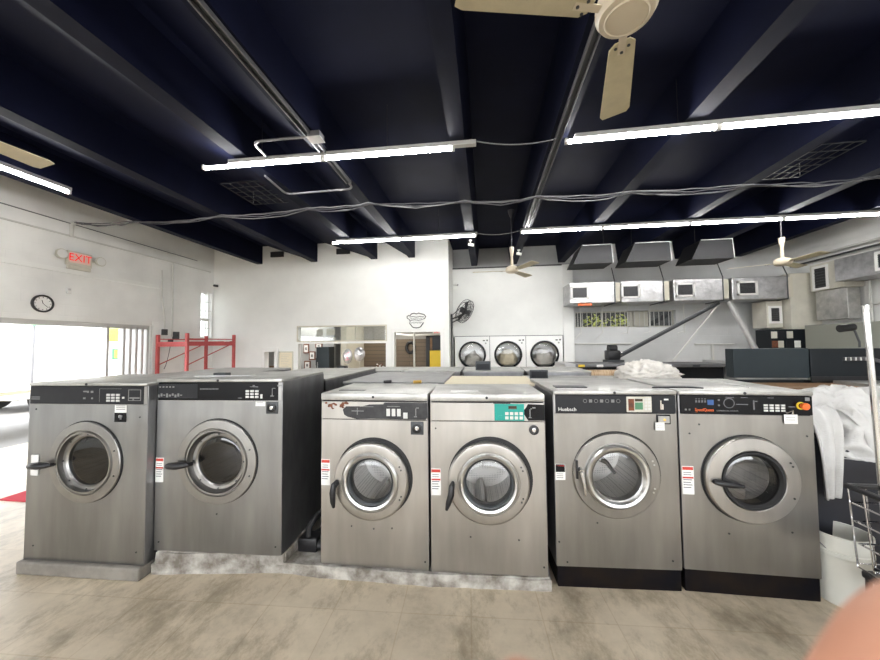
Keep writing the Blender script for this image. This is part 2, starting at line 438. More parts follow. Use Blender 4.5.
# frames on the office wall openings
def frame(name, x0, x1, z0, z1, y, t, d, m, bottom=True):
    f = MB(m)
    f.box((x0 - t, y - d, z0), (x0, y, z1 + t)); f.box((x1, y - d, z0), (x1 + t, y, z1 + t)); f.box((x0, y - d, z1), (x1, y, z1 + t))
    if bottom: f.box((x0 - t, y - d, z0 - t), (x1 + t, y, z0))
    return f
struct('trim_3', frame('t', -2.33, -1.12, 0, 1.945, OY, .09, .03, M['white'], False))
struct('trim_4', frame('t', -5.96, -5.67, .95, 1.46, OY, .10, .03, M['white']))
win = frame('t', -5.0, -2.56, 1.75, 2.12, OY, .03, .02, M['beige'])
wo = struct('window_1', win, None, 'long transom window over the office counter')
MB(M['pane']).box((-5.0, OY + .06, 1.75), (-2.56, OY + .066, 2.12)).build('pane', None, wo)
MB(M['beige']).box((-4.42, OY + .09, 1.77), (-3.98, OY + .10, 1.84)).box((-4.52, OY + .09, 1.86), (-4.34, OY + .10, 2.06)).box((-4.24, OY + .09, 1.9), (-4.0, OY + .10, 2.06)).build('painted_reflection', None, wo)  # pale shapes painting a reflection of lettering in the transom
MB(M['ivory']).box((-3.43, OY + .07, 1.75), (-3.41, OY + .085, 2.12)).build('mullion', None, wo)
# ceiling beams (bottom level 3.88) - haunched slabs
ZB = 3.885
beams = [(-6.07, 'l', 1.35), (-4.46, 'l', 1.45), (-2.78, 'l', 1.45), (-1.77, 'l', .9), (-.19, 's', 0), (.75, 's', 0), (2.07, 'r', 1.45), (3.70, 'r', 1.4), (5.17, 'r', 1.4), (6.62, 'r', 1.1)]
for i, (x, k, hw) in enumerate(beams):
    if k == 'l': p = [(x, ZC), (x, ZB), (x - .17, ZB), (x - .20, ZB + .05), (x - hw, ZC)]
    elif x < 0: p = [(x + .06, ZC), (x, ZB), (x - .17, ZB), (x - .23, ZC)]
    else: p = [(x - .06, ZC), (x, ZB), (x + .18, ZB), (x + .26, ZC)]
    yend = OY if x < -1 else (9.82 if x < 2 else BY)
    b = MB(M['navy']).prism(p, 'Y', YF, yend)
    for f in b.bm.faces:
        if all(abs(v.co.z - ZB) < 1e-4 for v in f.verts): f.material_index = b.mi(M['navy_lit'])
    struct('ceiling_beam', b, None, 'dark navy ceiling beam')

# windows / door of the left wall
wl = MB(M['white'])
y0, y1, z0, z1 = 8.18, 8.55, 1.87, 3.10
for (a, b, c, d) in ((y0, y0 + .03, z0, z1), (y1 - .03, y1, z0, z1), (y0, y1, z0, z0 + .03), (y0, y1, z1 - .03, z1), (y0, y1, 2.33, 2.40)):
    wl.box((XL - .14, a, c), (XL - .09, b, d))
wl = struct('window_2', wl, None, 'narrow barred window on the left wall')
MB(M['pane']).box((XL - .12, y0, z0), (XL - .115, y1, z1)).build('pane', None, wl)
g = MB(M['conduit_white'])
for k in range(3): g.tube([(XL - .03, y0 + .09 + .1 * k, z0), (XL - .03, y0 + .09 + .1 * k, z1)], .008, n=6)
for k in range(4): g.tube([(XL - .03, y0, z0 + .25 + .24 * k), (XL - .03, y1, z0 + .25 + .24 * k)], .008, n=6)
g.build('bars', None, wl)
dr = MB(M['fixture'])
for y in (5.98, 6.30, 6.43, 6.56, 6.69, 6.81): dr.box((XL - .18, y - .025, 0), (XL - .06, y + .025, 2.06), M['white'] if y in (6.25, 6.54) else M['fixture'])
dr.box((XL - .18, .6, 2.02), (XL - .06, 6.84, 2.11))
dr = struct('door_1', dr, None, 'folded back door frames of the street opening')
MB(M['pane']).box((XL - .13, 6.0, .1), (XL - .125, 6.28, 2.0)).build('pane', None, dr)
struct('trim_5', MB(M['white_wall']).box((XL - .02, 6.84, 0), (XL + .02, 6.98, 2.2)))
# back barred window
bw = MB(M['ivory'])
x0, x1, z0, z1 = 2.52, 5.14, 2.05, 2.50
for (a, b, c, d) in ((x0, x0 + .04, z0, z1), (x1 - .04, x1, z0, z1), (x0, x1, z0, z0 + .03), (x0, x1, z1 - .03, z1), (3.98, 4.08, z0, z1), (4.10, 4.48, z0, z1)):
    bw.box((a, BY + .1, c), (b, BY + .14, d))
bw = struct('window_3', bw, None, 'long barred window high on the back wall')
MB(M['pane']).box((x0, BY + .15, z0), (x1, BY + .155, z1)).build('pane', None, bw)
g = MB(M['conduit_white'])
k = x0 + .08
while k < x1: g.tube([(k, BY + .03, z0), (k, BY + .03, z1)], .009, n=6); k += .125
g.build('bars', None, bw)
struct('wall_neighbour', MB(M['black']).box((1.5, 11.6, -.1), (7.5, 11.8, 4.2)))
for i, (x, s) in enumerate(((3.32, .34), (4.02, .30))):
    t = thing('shrub', ['yellow green shrub behind the window bars, the fuller one', 'yellow green shrub behind the window bars, close to the blank pane'][i], 'shrub', (x, 10.8, -.13))
    f = MB(M['leaf'])
    for q in range(90):
        a = random.random() * 2 * PI; rr = s * math.sqrt(random.random()); z = 2.32 + random.uniform(-.32, .3) * (1 - (rr / s) ** 2 * .6)
        p = Vector((rr * math.cos(a), rr * math.sin(a) * .8, z)); d = Vector((random.uniform(-1, 1), random.uniform(-1, 1), random.uniform(-.3, 1))).normalized() * .11; e = d.orthogonal().normalized() * .035
        v = [f.bm.verts.new(p + k_) for k_ in (-d * .2, e + d * .4, d, -e + d * .4)]
        f.face(v)
    f.build('foliage', None, t)
    MB(M['wood']).tube([(0, 0, 0), (.02, 0, 2.3)], .02).build('stem', None, t)

# ---------------------------------------------------------------- outside
ST = struct('wall_street', MB(M['bldg']).box((-22, -6, -.13), (-21.5, 24, 6)))
t = thing('van', 'white delivery van with a yellow panel parked outside the opening', 'van', (-13.3, 9.6, -.13))
MB(M['bldg']).box((-1, -2.2, .35), (1, 1.6, 2.55), bev=.12).box((-1, 1.5, .35), (1, 2.9, 1.6), bev=.15).build('body', None, t)
d = MB(M['van_yellow']).box((1.0, .05, 1.95), (1.012, .80, 2.45)).box((1.0, .2, 1.35), (1.012, .62, 1.72), M['van_green']).box((1.012, .27, 1.4), (1.016, .55, 1.66), M['van_yellow']); d.build('side_graphic', None, t)
for y in (-1.4, 2.0):
    for x in (-.85, .85):
        MB(M['rubber']).lathe([(0, -.11), (.30, -.11), (.34, -.08), (.34, .08), (.30, .11), (0, .11)], (x, y, .34), 'X', 24).build('wheel', None, t)
MB(M['tealdark2']).box((-.85, 1.7, 1.0), (.85, 2.3, 1.62), bev=.04).build('windscreen', None, t)
t = thing('street_sign', 'small green street sign hung across the road outside', 'sign', (-12, 7.65, 0))
MB(M['van_green']).box((-.02, -.22, 2.22), (.02, .22, 2.36)).build('sign_plate', None, t)
MB(M['conduit']).tube([(-.05, 0, -.13), (-.05, 0, 2.4)], .03).build('post', None, t)
tag(MB(M['yellow']).box((-15.5, 6.5, -.13), (-12.4, 6.9, .02)).xform(Matrix.Rotation(.0, 4, 'Z')).build('kerb_stone'), 'yellow painted kerb on the street outside', 'kerb')
tag(MB(M['cream']).box((-10.6, 2.5, .72), (-9.0, 8.2, .80)).box((-10.4, 2.7, -.13), (-10.3, 2.8, .72)).box((-9.3, 7.9, -.13), (-9.2, 8.0, .72)).box((-9.3, 2.7, -.13), (-9.2, 2.8, .72)).box((-10.4, 7.9, -.13), (-10.3, 8.0, .72)).build('folding_table'), 'long beige table standing outside the left opening', 'table')
tag(MB(M['redmat']).box((-5.17, 3.05, 0), (-3.6, 3.9, .012)).build('floor_mat'), 'red floor mat lying behind the leftmost washer', 'mat')

# ---------------------------------------------------------------- plinths
p = MB(M['plinth2']).box((-.492, -.035, 0), (.478, 1.1, .09), bev=.012)
o = struct('plinth_machine', p, None, 'tan concrete plinth under the leftmost washer'); o.location = (-2.872, 2.136, 0); o.rotation_euler.z = R(2.11)
pl = MB(M['plinth'])
pts = [(-2.385, 2.20), (-1.47, 2.325), (-1.17, 2.31), (-.39, 2.315), (.41, 2.365), (.44, 4.1), (-2.45, 4.6)]
pl.prism(pts, 'Z', 0, .085)
pl.prism([(-2.37, 2.205), (-1.43, 2.315), (-1.40, 3.3), (-2.33, 3.3)], 'Z', .06, .16)
bmesh.ops.bevel(pl.bm, geom=[e for e in pl.bm.edges if all(v.co.z > .05 for v in e.verts)], offset=.012, segments=2, affect='EDGES')
bmesh.ops.subdivide_edges(pl.bm, edges=[e for e in pl.bm.edges if e.calc_length() > .2], cuts=12, use_grid_fill=True)
for v in pl.bm.verts:
    if v.co.y < 2.45:
        v.co.y += .010 * noise.noise(v.co * 9); 
        if v.co.z > .04: v.co.z += .004 * noise.noise(v.co * 14) - .003
struct('plinth_row', pl, None, 'cracked pale concrete plinth under the middle washers')

# ---------------------------------------------------------------- washers
def sticker(mb, x0, x1, z0, z1, y=-.002, kind='red'):
    t = .0015
    mb.box((x0, y, z0), (x1, y + t, z1), M['paper'])
    w_, h_ = x1 - x0, z1 - z0
    e = -.0008
    def st(a, b, c, d, m): mb.box((x0 + w_ * a, y + e, z0 + h_ * c), (x0 + w_ * b, y + t, z0 + h_ * d), m)
    if kind == 'red':
        st(.04, .96, .86, .97, M['red']); st(.04, .96, .56, .62, M['red'])
        for k in range(4): st(.1, .85 - .1 * (k % 2), .50 - .09 * k, .53 - .09 * k, M['ink'])
        for k in range(2): st(.12, .8, .76 - .08 * k, .785 - .08 * k, M['ink'])
    elif kind == 'yellow':
        st(.0, 1., .90, 1., M['yellow']); st(0, 1, .0, .47, M['panel_black']); st(.4, .6, .12, .36, M['paper']); st(.33, .67, .22, .34, M['paper'])
        for k in range(3): st(.12, .88, .80 - .09 * k, .83 - .09 * k, M['ink'])
    elif kind == 'dark':
        st(.03, .97, .50, .98, M['panel_black']); st(.1, .9, .86, .93, M['red'])
        for k in range(3): st(.1, .8, .36 - .12 * k, .40 - .12 * k, M['ink'])
    elif kind == 'note':
        for k in range(2): st(.15, .8, .65 - .25 * k, .69 - .25 * k, M['ink'])

def keypad(mb, x0, x1, z0, z1, nx, nz, y, m=None):
    dx, dz = (x1 - x0) / nx, (z1 - z0) / nz
    for i in range(nx):
        for j in range(nz):
            mb.box((x0 + dx * (i + .15), y, z0 + dz * (j + .15)), (x0 + dx * (i + .85), y + .006, z0 + dz * (j + .85)), m or M['key'])

def base_washer(label, loc, ang, w, h, depth, dcx, dcz, Rr, rg, hole, st, group='front load washers of the front row', panel_h=.13, lid_h=.025, drum='drum', toe=0.):
    t = thing('washing_machine', label, 'washing machine', loc, R(ang), group)
    hw = w / 2
    c = MB(st, M['steel_side'])
    zt = h - lid_h; zp = zt - panel_h
    fx = hw - .004
    c.holed(-fx, fx, toe, zp - .003, 0, dcx, dcz, hole, st)
    # recessed seam behind control panel, flanks, back
    c.box((-fx, .006, zp - .003), (fx, .012, zt), M['rubber'])
    for s in (-1, 1):
        a, b = sorted((s * hw, s * (hw - .012)))
        c.box((a, 0.001, toe), (b, depth, zt), M['steel_side'], bev=.003)
    c.box((-hw, depth - .01, toe), (hw, depth, zt), M['steel_side']); c.box((-hw, .015, toe), (hw, depth, toe + .01), M['steel_side'])
    c.build('cabinet', None, t)
    d = MB(M[drum])
    d.lathe([(hole, .0), (hole, .05), (rg + .05, .055), (rg + .075, .08), (rg + .075, .50), (rg * .5, .52), (0, .52)], (dcx, 0, dcz), 'Y', 48)
    dr = d.build('drum', None, t)
    for k in range(3):
        a = R(20 + 120 * k); rr = rg + .07
        lf = MB(M[drum])
        px, pz = math.cos(a), math.sin(a); qx, qz = -pz, px
        P = lambda r_, s_, y_: (dcx + px * r_ + qx * s_, y_, dcz + pz * r_ + qz * s_)
        v = [lf.bm.verts.new(P(*q)) for q in ((rr, -.045, .1), (rr - .06, -.012, .1), (rr - .06, .012, .1), (rr, .045, .1), (rr, -.045, .49), (rr - .06, -.012, .49), (rr - .06, .012, .49), (rr, .045, .49))]
        for q in ((0, 1, 2, 3), (4, 5, 6, 7), (0, 1, 5, 4), (1, 2, 6, 5), (2, 3, 7, 6)): lf.face([v[i] for i in q])
        lf.build('lifter', None, dr)
    return t, zp, zt

def top_lid(t, w, h, depth, lid_h, m, clutter=True):
    b = MB(m).box((-w / 2 + .002, -.012, h - lid_h), (w / 2 - .002, depth, h), bev=.006)
    b.lathe([(0, -.016), (.009, -.016), (.009, -.010)], (.0, 0, h - lid_h * .5), 'Y', 12, M['rubber'])
    return b.build('lid', None, t)

def lock(t, x, z, s, square=True):
    b = MB(M['steel_side'] if square else M['steel_ring'])
    if square: b.box((x - s, -.006, z - s), (x + s, 0, z + s), M['dgrey'] if square else None, bev=.004)
    b.lathe([(s * .72, -.004), (s * .72, -.016), (s * .5, -.018), (s * .46, -.008), (0, -.008)], (x, 0, z), 'Y', 24, M['black'])
    b.lathe([(s * .30, -.008), (s * .30, -.016), (0, -.018)], (x, 0, z), 'Y', 16, M['chrome'])
    b.box((x - .004, -.022, z - s * .28), (x + .004, -.016, z + s * .28), M['steel_bright'])
    return b.build('coin_lock', None, t)

def door_ring(t, prof, cx, cz, m, name='door', n=64, mb=None):
    return (mb or MB(m)).lathe(prof, (cx, 0, cz), 'Y', n, m).build(name, None, t)
def door_glass(parent, cx, cz, rg, y, bulge, m):
    pr = [(rg * math.sin(k / 8 * PI / 2), y + bulge * math.cos(k / 8 * PI / 2)) for k in range(9)]
    return MB(m).lathe(pr, (cx, 0, cz), 'Y', 48).build('glass', None, parent)
def gap_ring(t, cx, cz, R0, R1, y=-.003):
    return MB(M['rubber']).lathe([(R0, y), (R1, y), (R1, 0), (R0, 0)], (cx, 0, cz), 'Y', 64, close=True).build('door_gasket', None, t)
def bolts(d, cx, cz, r, angs, y, m=None):
    for a in angs:
        x, z = cx + r * math.cos(R(a)), cz + r * math.sin(R(a))
        MB(m or M['dgrey']).lathe([(.006, y), (.006, y - .004), (0, y - .005)], (x, 0, z), 'Y', 8).build('bolt', None, d)
def screws(t, pts, name='screw'):
    for x, z in pts: MB(M['dgrey']).lathe([(.006, 0), (.006, -.003), (0, -.004)], (x, 0, z), 'Y', 8).build('screw', None, t)

# --- washer 1 and 2: big wash extractors with a deep stepped door
def big_washer(idx, label, loc, ang, w, h, depth, dcx, dcz, Rr, rg):
    st = M['steel_a']
    t, zp, zt = base_washer(label, loc, ang, w, h, depth, dcx, dcz, Rr, rg, Rr * .78, st, panel_h=.132, lid_h=.022, drum='drum_dark')
    hw = w / 2
    top_lid(t, w, h, depth, .022, M['steel_top'])
    pm = M['panel_grey'] if idx == 1 else M['panel_black']
    p = MB(pm).box((-hw + .012, -.006, zp), (hw - .035, .006, zt - .004), bev=.003)
    p.box((hw - .03, -.004, zp), (hw - .006, .006, zt - .004), M['steel_ring'])
    p.box((-hw + .01, -.007, zp - .006), (hw - .03, .0, zp), M['steel_ring'])
    cp = p.build('control_panel', None, t)
    q = MB(M['key']); zc = (zp + zt) / 2
    if idx == 1: keypad(q, .155, .27, zc - .05, zc + .012, 3, 3, -.011); q.box((.285, -.010, zc - .025), (.300, -.004, zc - .012))
    else: keypad(q, .205, .31, zc - .05, zc + .012, 3, 3, -.011); q.box((.32, -.010, zc - .05), (.335, -.004, zc - .02))
    q.build('keypad', None, cp)
    g = MB(M['glyph'])
    if idx == 1:
        for (a, b, c, d) in ((.33, .335, -.04, .04), (.425, .43, -.04, .04), (.33, .43, .036, .04), (.33, .43, -.04, -.036), (.34, .42, -.025, -.015), (.365, .375, -.035, -.02),
                             (.10, .275, .044, .046), (.10, .102, -.05, .046), (-.455, -.385, -.02, -.014), (-.455, -.385, -.034, -.028), (-.03, .0, .02, .03), (.03, .05, .015, .03), (-.03, -.01, -.03, -.018), (.035, .05, -.03, -.018), (.0, .015, .015, .03)):
            g.box((a, -.0075, zc + c), (b, -.006, zc + d))
    else:
        for k in range(9): g.box((-.47 + .022 * k, -.0075, zc - .045 + .006 * (k % 3)), (-.455 + .022 * k, -.006, zc - .025 + .008 * (k % 2)))
        for k in range(5): g.box((-.46 + .026 * k, -.0075, zc + .025), (-.445 + .026 * k, -.006, zc + .035))
        for k in range(13): g.box((-.14 + .011 * k, -.0075, zc + .012), (-.133 + .011 * k, -.006, zc + .02))
        for (a, b, c, d) in ((.24, .30, .03, .034), (.405, .409, -.03, .02), (.409, .43, .02, .024), (.395, .42, -.035, -.03), (.15, .18, -.05, -.046), (.445, .475, .036, .046), (.26, .275, .036, .044)):
            g.box((a, -.0075, zc + c), (b, -.006, zc + d))
        # scuffed sheet on the left half of the black panel
        g.box((-.47, -.0068, zc - .052), (-.16, -.0062, zc + .05), M['panel_grey'])
    g.build('print', None, cp)
    gap_ring(t, dcx + .004, dcz + .004, Rr * .8, Rr + .005)
    prof = [(Rr, -.001), (Rr, -.012), (Rr - .004, -.016), (Rr - .055, -.018), (Rr - .060, -.008), (Rr - .066, -.008), (Rr - .072, -.022), (Rr - .080, -.022), (Rr - .084, .004), (rg + .032, .022), (rg + .030, .010), (rg + .010, .012), (rg, .022), (rg, .05)]
    d = door_ring(t, prof, dcx, dcz, M['steel_ring'])
    door_glass(d, dcx, dcz, rg + .004, .024, -.012, M['glass_dark'])
    bolts(d, dcx, dcz, rg + .024, range(0, 360, 45), .008, M['dgrey']); bolts(d, dcx, dcz, Rr - .03, (-20, 20), -.017)
    # black pull handle on the left of the ring
    hx0 = dcx - Rr - (.10 if idx == 1 else .045); hz = dcz - .018
    hb = MB(M['black'])
    hb.tube([(hx0, -.06, hz), (hx0 + .02, -.062, hz), (hx0 + .08, -.062, hz + .002), (hx0 + .135, -.055, hz + .005), (hx0 + .16, -.045, hz + .006)], [.012, .022, .026, .019, .008], n=12)
    hb.tube([(hx0 + .135, -.055, hz), (hx0 + .15, -.005, hz)], .013, n=10)
    hb.build('handle', None, d)
    return t, zp, zt
t1, zp, zt = big_washer(1, 'leftmost steel washer with charcoal panel, on its own tan plinth', (-2.872, 2.136, .09), 2.11, .962, 1.275, .70, .004, .706, .287, .172)
MB(M['white']).box((-.44, -.008, .60), (-.378, 0, .75), bev=.006).build('latch_plate', None, t1)
s = MB(); sticker(s, .221, .315, .995, 1.135, kind='yellow'); s.build('sticker', None, t1)
screws(t1, [(-.42, 1.08), (.42, 1.03), (-.40, .1), (.42, .09)])
t2, zp, zt = big_washer(2, 'big steel washer second from left, white and red sticker left of its door', (-1.9085, 2.24, .16), 2.6, .962, 1.226, .68, .0, .638, .297, .168)
s = MB(); sticker(s, -.478, -.416, .482, .656); s.build('sticker', None, t2)
s = MB(); sticker(s, .28, .352, 1.033, 1.09, kind='note'); s.build('note', None, t2)
lock(t2, .405, 1.024, .044)
screws(t2, [(.0, .27), (.44, .06), (-.44, .06)])

# --- washer 3 and 4: older pair with flat door ring
def mid_washer(idx, label, loc, ang, w, h, depth, dcx, dcz, Rr, rg):
    st = M['steel_b']
    t, zp, zt = base_washer(label, loc, ang, w, h, depth, dcx, dcz, Rr, rg, Rr * .86, st, panel_h=.135, lid_h=.05)
    hw = w / 2
    top_lid(t, w, h, depth, .05, M['steel_top'] if idx == 3 else M['steel_top'])
    zc = (zp + zt - .008) / 2; hz = (zt - .008 - zp) / 2
    p = MB(M['steel_b']).box((-hw + .004, -.004, zp + .002), (hw - .004, .006, zt - .010), bev=.003)
    cp = p.build('control_panel', None, t)
    if idx == 3:
        q = MB(M['panel_worn'])
        o = [(-.215, -.03), (-.19, -.045), (-.12, -.06), (-.02, -.056), (.37, -.058), (.385, -.04), (.385, .058), (.08, .058), (.07, .046), (-.03, .043), (-.08, .03), (-.20, .028), (-.225, .005)]
        q.prism([(a, zc + b) for a, b in o], 'Y', -.0055, -.003); q.build('worn_overlay', None, cp)
        q = MB(M['key'])
        for k in range(3): q.box((.095 + .038 * k, -.010, zc - .035), (.12 + .038 * k, -.005, zc + .015))
        q.box((.215, -.010, zc - .05), (.245, -.005, zc - .01)); q.build('keypad', None, cp)
        q = MB(M['rust']); 
        for k in range(16): 
            x, z = -.37 + .2 * random.random(), zc + .02 + random.uniform(-.03, .035); a = .008 + .014 * random.random()
            q.prism([(x + a * math.cos(2 * PI * j / 7) * random.uniform(.6, 1.2), z + a * .6 * math.sin(2 * PI * j / 7) * random.uniform(.6, 1.2)) for j in range(7)], 'Y', -.0052, -.0038)
        q.build('rust_spots', None, cp)
        q = MB(M['glyph'])
        for (a, b, c, d) in ((.30, .306, -.03, .02), (.306, .325, .02, .026), (.29, .31, -.04, -.034), (.10, .19, .03, .033), (-.1, .0, .026, .029), (-.16, -.07, -.006, -.001), (-.12, -.116, -.03, .02)):
            q.box((a, -.0065, zc + c), (b, -.0052, zc + d))
        q.build('print', None, cp)
        MB(M['rubber']).box((-hw + .02, .0, zt - .008), (hw - .01, .01, zt + .004)).box((-.14, -.006, zt - .006), (hw - .03, .004, zt + .002)).build('lid_gap', None, t)
    else:
        q = MB(M['teal']).box((.051, -.007, zc - .058), (.25, -.003, zc + .055), bev=.002); kp = q.build('keypad', None, cp)
        q = MB(M['key']); keypad(q, .118, .245, zc - .052, zc + .005, 4, 2, -.010); keypad(q, .07, .07 + .04, zc - .045, zc - .02, 1, 1, -.0085, M['teal'])
        q.box((.145, -.009, zc + .020), (.20, -.006, zc + .042), M['lcd']); q.box((.148, -.0095, zc + .022), (.197, -.0085, zc + .024), M['glyph']); q.build('keys', None, kp)
        q = MB(M['panel_black']); 
        q.prism([(.252, zc - .02), (.275, zc - .055), (.385, zc - .055), (.385, zc + .05), (.275, zc + .055), (.262, zc + .03), (.24, zc + .006)], 'Y', -.006, -.003); q.build('worn_overlay', None, cp)
        q = MB(M['glyph'])
        for (a, b, c, d) in ((.285, .291, -.03, .02), (.291, .302, .02, .026), (.305, .325, .026, .034), (.28, .297, -.038, -.032)): q.box((a, -.0075, zc + c), (b, -.006, zc + d))
        q.build('print', None, cp)
        MB(M['black']).box((.045, -.006, zc + .056), (.16, -.002, zc + .066)).build('panel_edge', None, cp)
    gap_ring(t, dcx + .013, dcz + .016, Rr * .85, Rr + .012)
    prof = [(Rr, -.004), (Rr, -.036), (Rr - .010, -.046), (Rr - .016, -.047), (rg + .046, -.047), (rg + .042, -.040), (rg + .036, -.040)]
    d = door_ring(t, prof, dcx, dcz, M['steel_b'])
    MB(M['steel_bright']).lathe([(rg + .036, -.03), (rg + .034, -.052), (rg + .022, -.060), (rg + .008, -.055), (rg, -.040), (rg, .05)], (dcx, 0, dcz), 'Y', 64).build('bezel', None, d)
    MB(M['dgrey']).lathe([(rg + .002, -.042), (rg - .006, -.040), (rg - .014, -.028), (rg - .014, .03), (rg + .002, .03)], (dcx, 0, dcz), 'Y', 56, close=True).build('glass_seal', None, d)
    door_glass(d, dcx, dcz, rg - .010, -.02, -.02, M['glass_clear'])
    bolts(d, dcx, dcz, Rr - .03, (-28, -22, 22, 28), -.047)
    hx, hz = dcx - .248, dcz - (.082 if idx == 3 else .075)
    tl = 0 if idx == 3 else -.03
    hb = MB(M['black']).tube([(hx + .012, -.05, hz + .082), (hx + .004, -.085, hz + .07), (hx, -.095, hz + .02), (hx + tl * .6, -.09, hz - .04), (hx + tl, -.075, hz - .085)], [.012, .018, .021, .018, .010], n=12)
    hb.tube([(hx + .012, -.04, hz + .07), (hx + .008, -.085, hz + .055)], .016, n=10)
    hb.build('handle', None, d)
    lock(t, .311, dcz + .363 if idx == 3 else dcz + .348, .045, idx == 3)
    return t
t3 = mid_washer(3, 'steel washer with rust spots and worn black panel', (-.785, 2.336, .085), .51, .776, 1.195, .60, -.011, .595, .264, .160)
s = MB(); sticker(s, -.386, -.321, .544, .726); s.build('sticker', None, t3)
t4 = mid_washer(4, 'steel washer with the teal green keypad', (.005, 2.356, .085), 3.0, .776, 1.195, .58, .003, .609, .271, .163)
s = MB(); sticker(s, -.384, -.318, .509, .688); s.build('sticker', None, t4)
screws(t3, [(.0, .26), (-.16, .27), (.13, .27), (.36, .06)]); screws(t4, [(-.12, .24), (.2, .23), (-.35, .96), (.36, .06)])
for t, x in ((t3, -.31), (t4, -.25)):
    b = MB(M['black'] if t is t3 else M['paper']).box((x, .12, 1.195), (x + .2, .155, 1.198)); b.build('lid_label', None, t)

# --- washer 5
def base_kick(t, w, z1, depth):
    return MB(M['navy_base']).box((-w / 2 + .008, .012, 0), (w / 2 - .002, depth - .02, z1), bev=.006).build('base', None, t)
w5 = .80
t5, zp, zt = base_washer('steel washer with grey panel and square display, second from right in the front row', (.85, 2.428, 0), 3.4, w5, 1.30, .82, -.004, .744, .28, .166, .225, M['steel_c'], panel_h=.125, lid_h=.026, toe=.142)
base_kick(t5, w5, .142, .82); top_lid(t5, w5, 1.30, .82, .026, M['steel_top'])
zc = (zp + zt) / 2
cp = MB(M['panel_grey']).box((-.385, -.006, zp + .002), (.392, .006, zt - .004), bev=.003).box((-.394, -.004, zp), (-.386, .006, zt), M['steel_ring']).build('control_panel', None, t5)
dp = MB(M['ivory']).box((.077, -.011, zc - .053), (.238, -.004, zc + .05), bev=.004).build('display', None, cp)
q = MB(M['lcd']).box((.088, -.0125, zc - .042), (.125, -.010, zc + .035), M['rust']).box((.13, -.0125, zc - .035), (.18, -.010, zc + .012), M['green']).box((.13, -.0125, zc + .018), (.18, -.010, zc + .036), M['lcd'])
q.build('screen', None, dp)
q = MB(M['key']); keypad(q, .188, .232, zc - .042, zc + .044, 2, 4, -.014); q.build('keypad', None, dp)
q = MB(M['glyph'])
for k in range(7):
    x = -.19 + .036 * k
    q.lathe([(.010, -.0062), (.011, -.0078), (.013, -.0062)], (x, 0, zc + .02), 'Y', 14) if k % 2 == 0 else q.box((x - .010, -.0078, zc + .010), (x + .010, -.006, zc + .030))
q.box((.292, -.010, zc - .035), (.30, -.006, zc + .025), M['chrome']); q.box((.302, -.010, zc - .035), (.312, -.006, zc + .0), M['chrome']); q.box((.318, -.0085, zc + .026), (.345, -.006, zc + .036), M['paper'])
q.build('print', None, cp)
text('lettering', 'Huebsch', .034, (-.368, -.0065, zc - .037), (R(90), 0, 0), M['paper'], cp, align='LEFT')
Rr, rg, cx, cz = .279, .166, -.004, .744
gap_ring(t5, cx + .004, cz + .004, .23, Rr + .004)
d = door_ring(t5, [(Rr, -.003), (Rr, -.014), (Rr - .006, -.020), (rg + .05, -.022), (rg + .046, -.016), (rg + .04, -.016)], cx, cz, M['steel_c'])
MB(M['steel_bright']).lathe([(rg + .04, -.014), (rg + .038, -.04), (rg + .026, -.052), (rg + .010, -.048), (rg, -.034), (rg, .05)], (cx, 0, cz), 'Y', 64).build('bezel', None, d)
MB(M['steel_ring']).lathe([(rg + .002, -.034), (rg - .010, -.028), (rg - .012, .02)], (cx, 0, cz), 'Y', 56).build('glass_seal', None, d)
door_glass(d, cx, cz, rg - .008, -.01, -.015, M['glass_clear'])
q = MB(M['chrome']); hx = cx - .235
q.tube([(hx, -.02, cz + .05), (hx, -.055, cz + .03), (hx + .012, -.062, cz - .04), (hx + .018, -.055, cz - .115)], [.010, .014, .013, .009], n=12); q.tube([(hx, -.0, cz + .045), (hx, -.055, cz + .035)], .015, n=12); q.box((hx - .028, -.03, cz - .02), (hx - .014, -.012, cz + .10), M['black']); q.build('handle', None, d)
bolts(d, cx, cz, Rr - .03, (-24, -18, 18, 24), -.022, M['steel_bright'])
q = MB(M['black'])
for k in range(3):
    a = R(80 + 120 * k); q.tube([(cx + .03 * math.cos(a + .5), .40, cz + .03 * math.sin(a + .5)), (cx + .12 * math.cos(a + .2), .40, cz + .12 * math.sin(a + .2)), (cx + .21 * math.cos(a), .40, cz + .21 * math.sin(a))], [.03, .016, .012], n=8)
q.lathe([(0, .36), (.045, .37), (.05, .42)], (cx, 0, cz), 'Y', 16); q.build('drum_spider', None, t5)
s = MB(); sticker(s, -.394, -.33, .705, .81, kind='dark'); s.build('sticker', None, t5)
s = MB(); sticker(s, .255, .313, 1.041, 1.093, -.012, kind='note'); s.build('note', None, t5)
q = MB(M['panel_black']).box((.267, -.009, 1.080), (.356, 0, 1.142), bev=.004).box((.276, -.011, 1.088), (.347, -.008, 1.134), M['steel_ring']); q.lathe([(.008, -.010), (.008, -.015), (0, -.016)], (.315, 0, 1.11), 'Y', 12, M['brass']); q.build('coin_lock', None, t5)
screws(t5, [(-.13, .43), (-.38, .30), (.34, .2), (-.33, .17)])
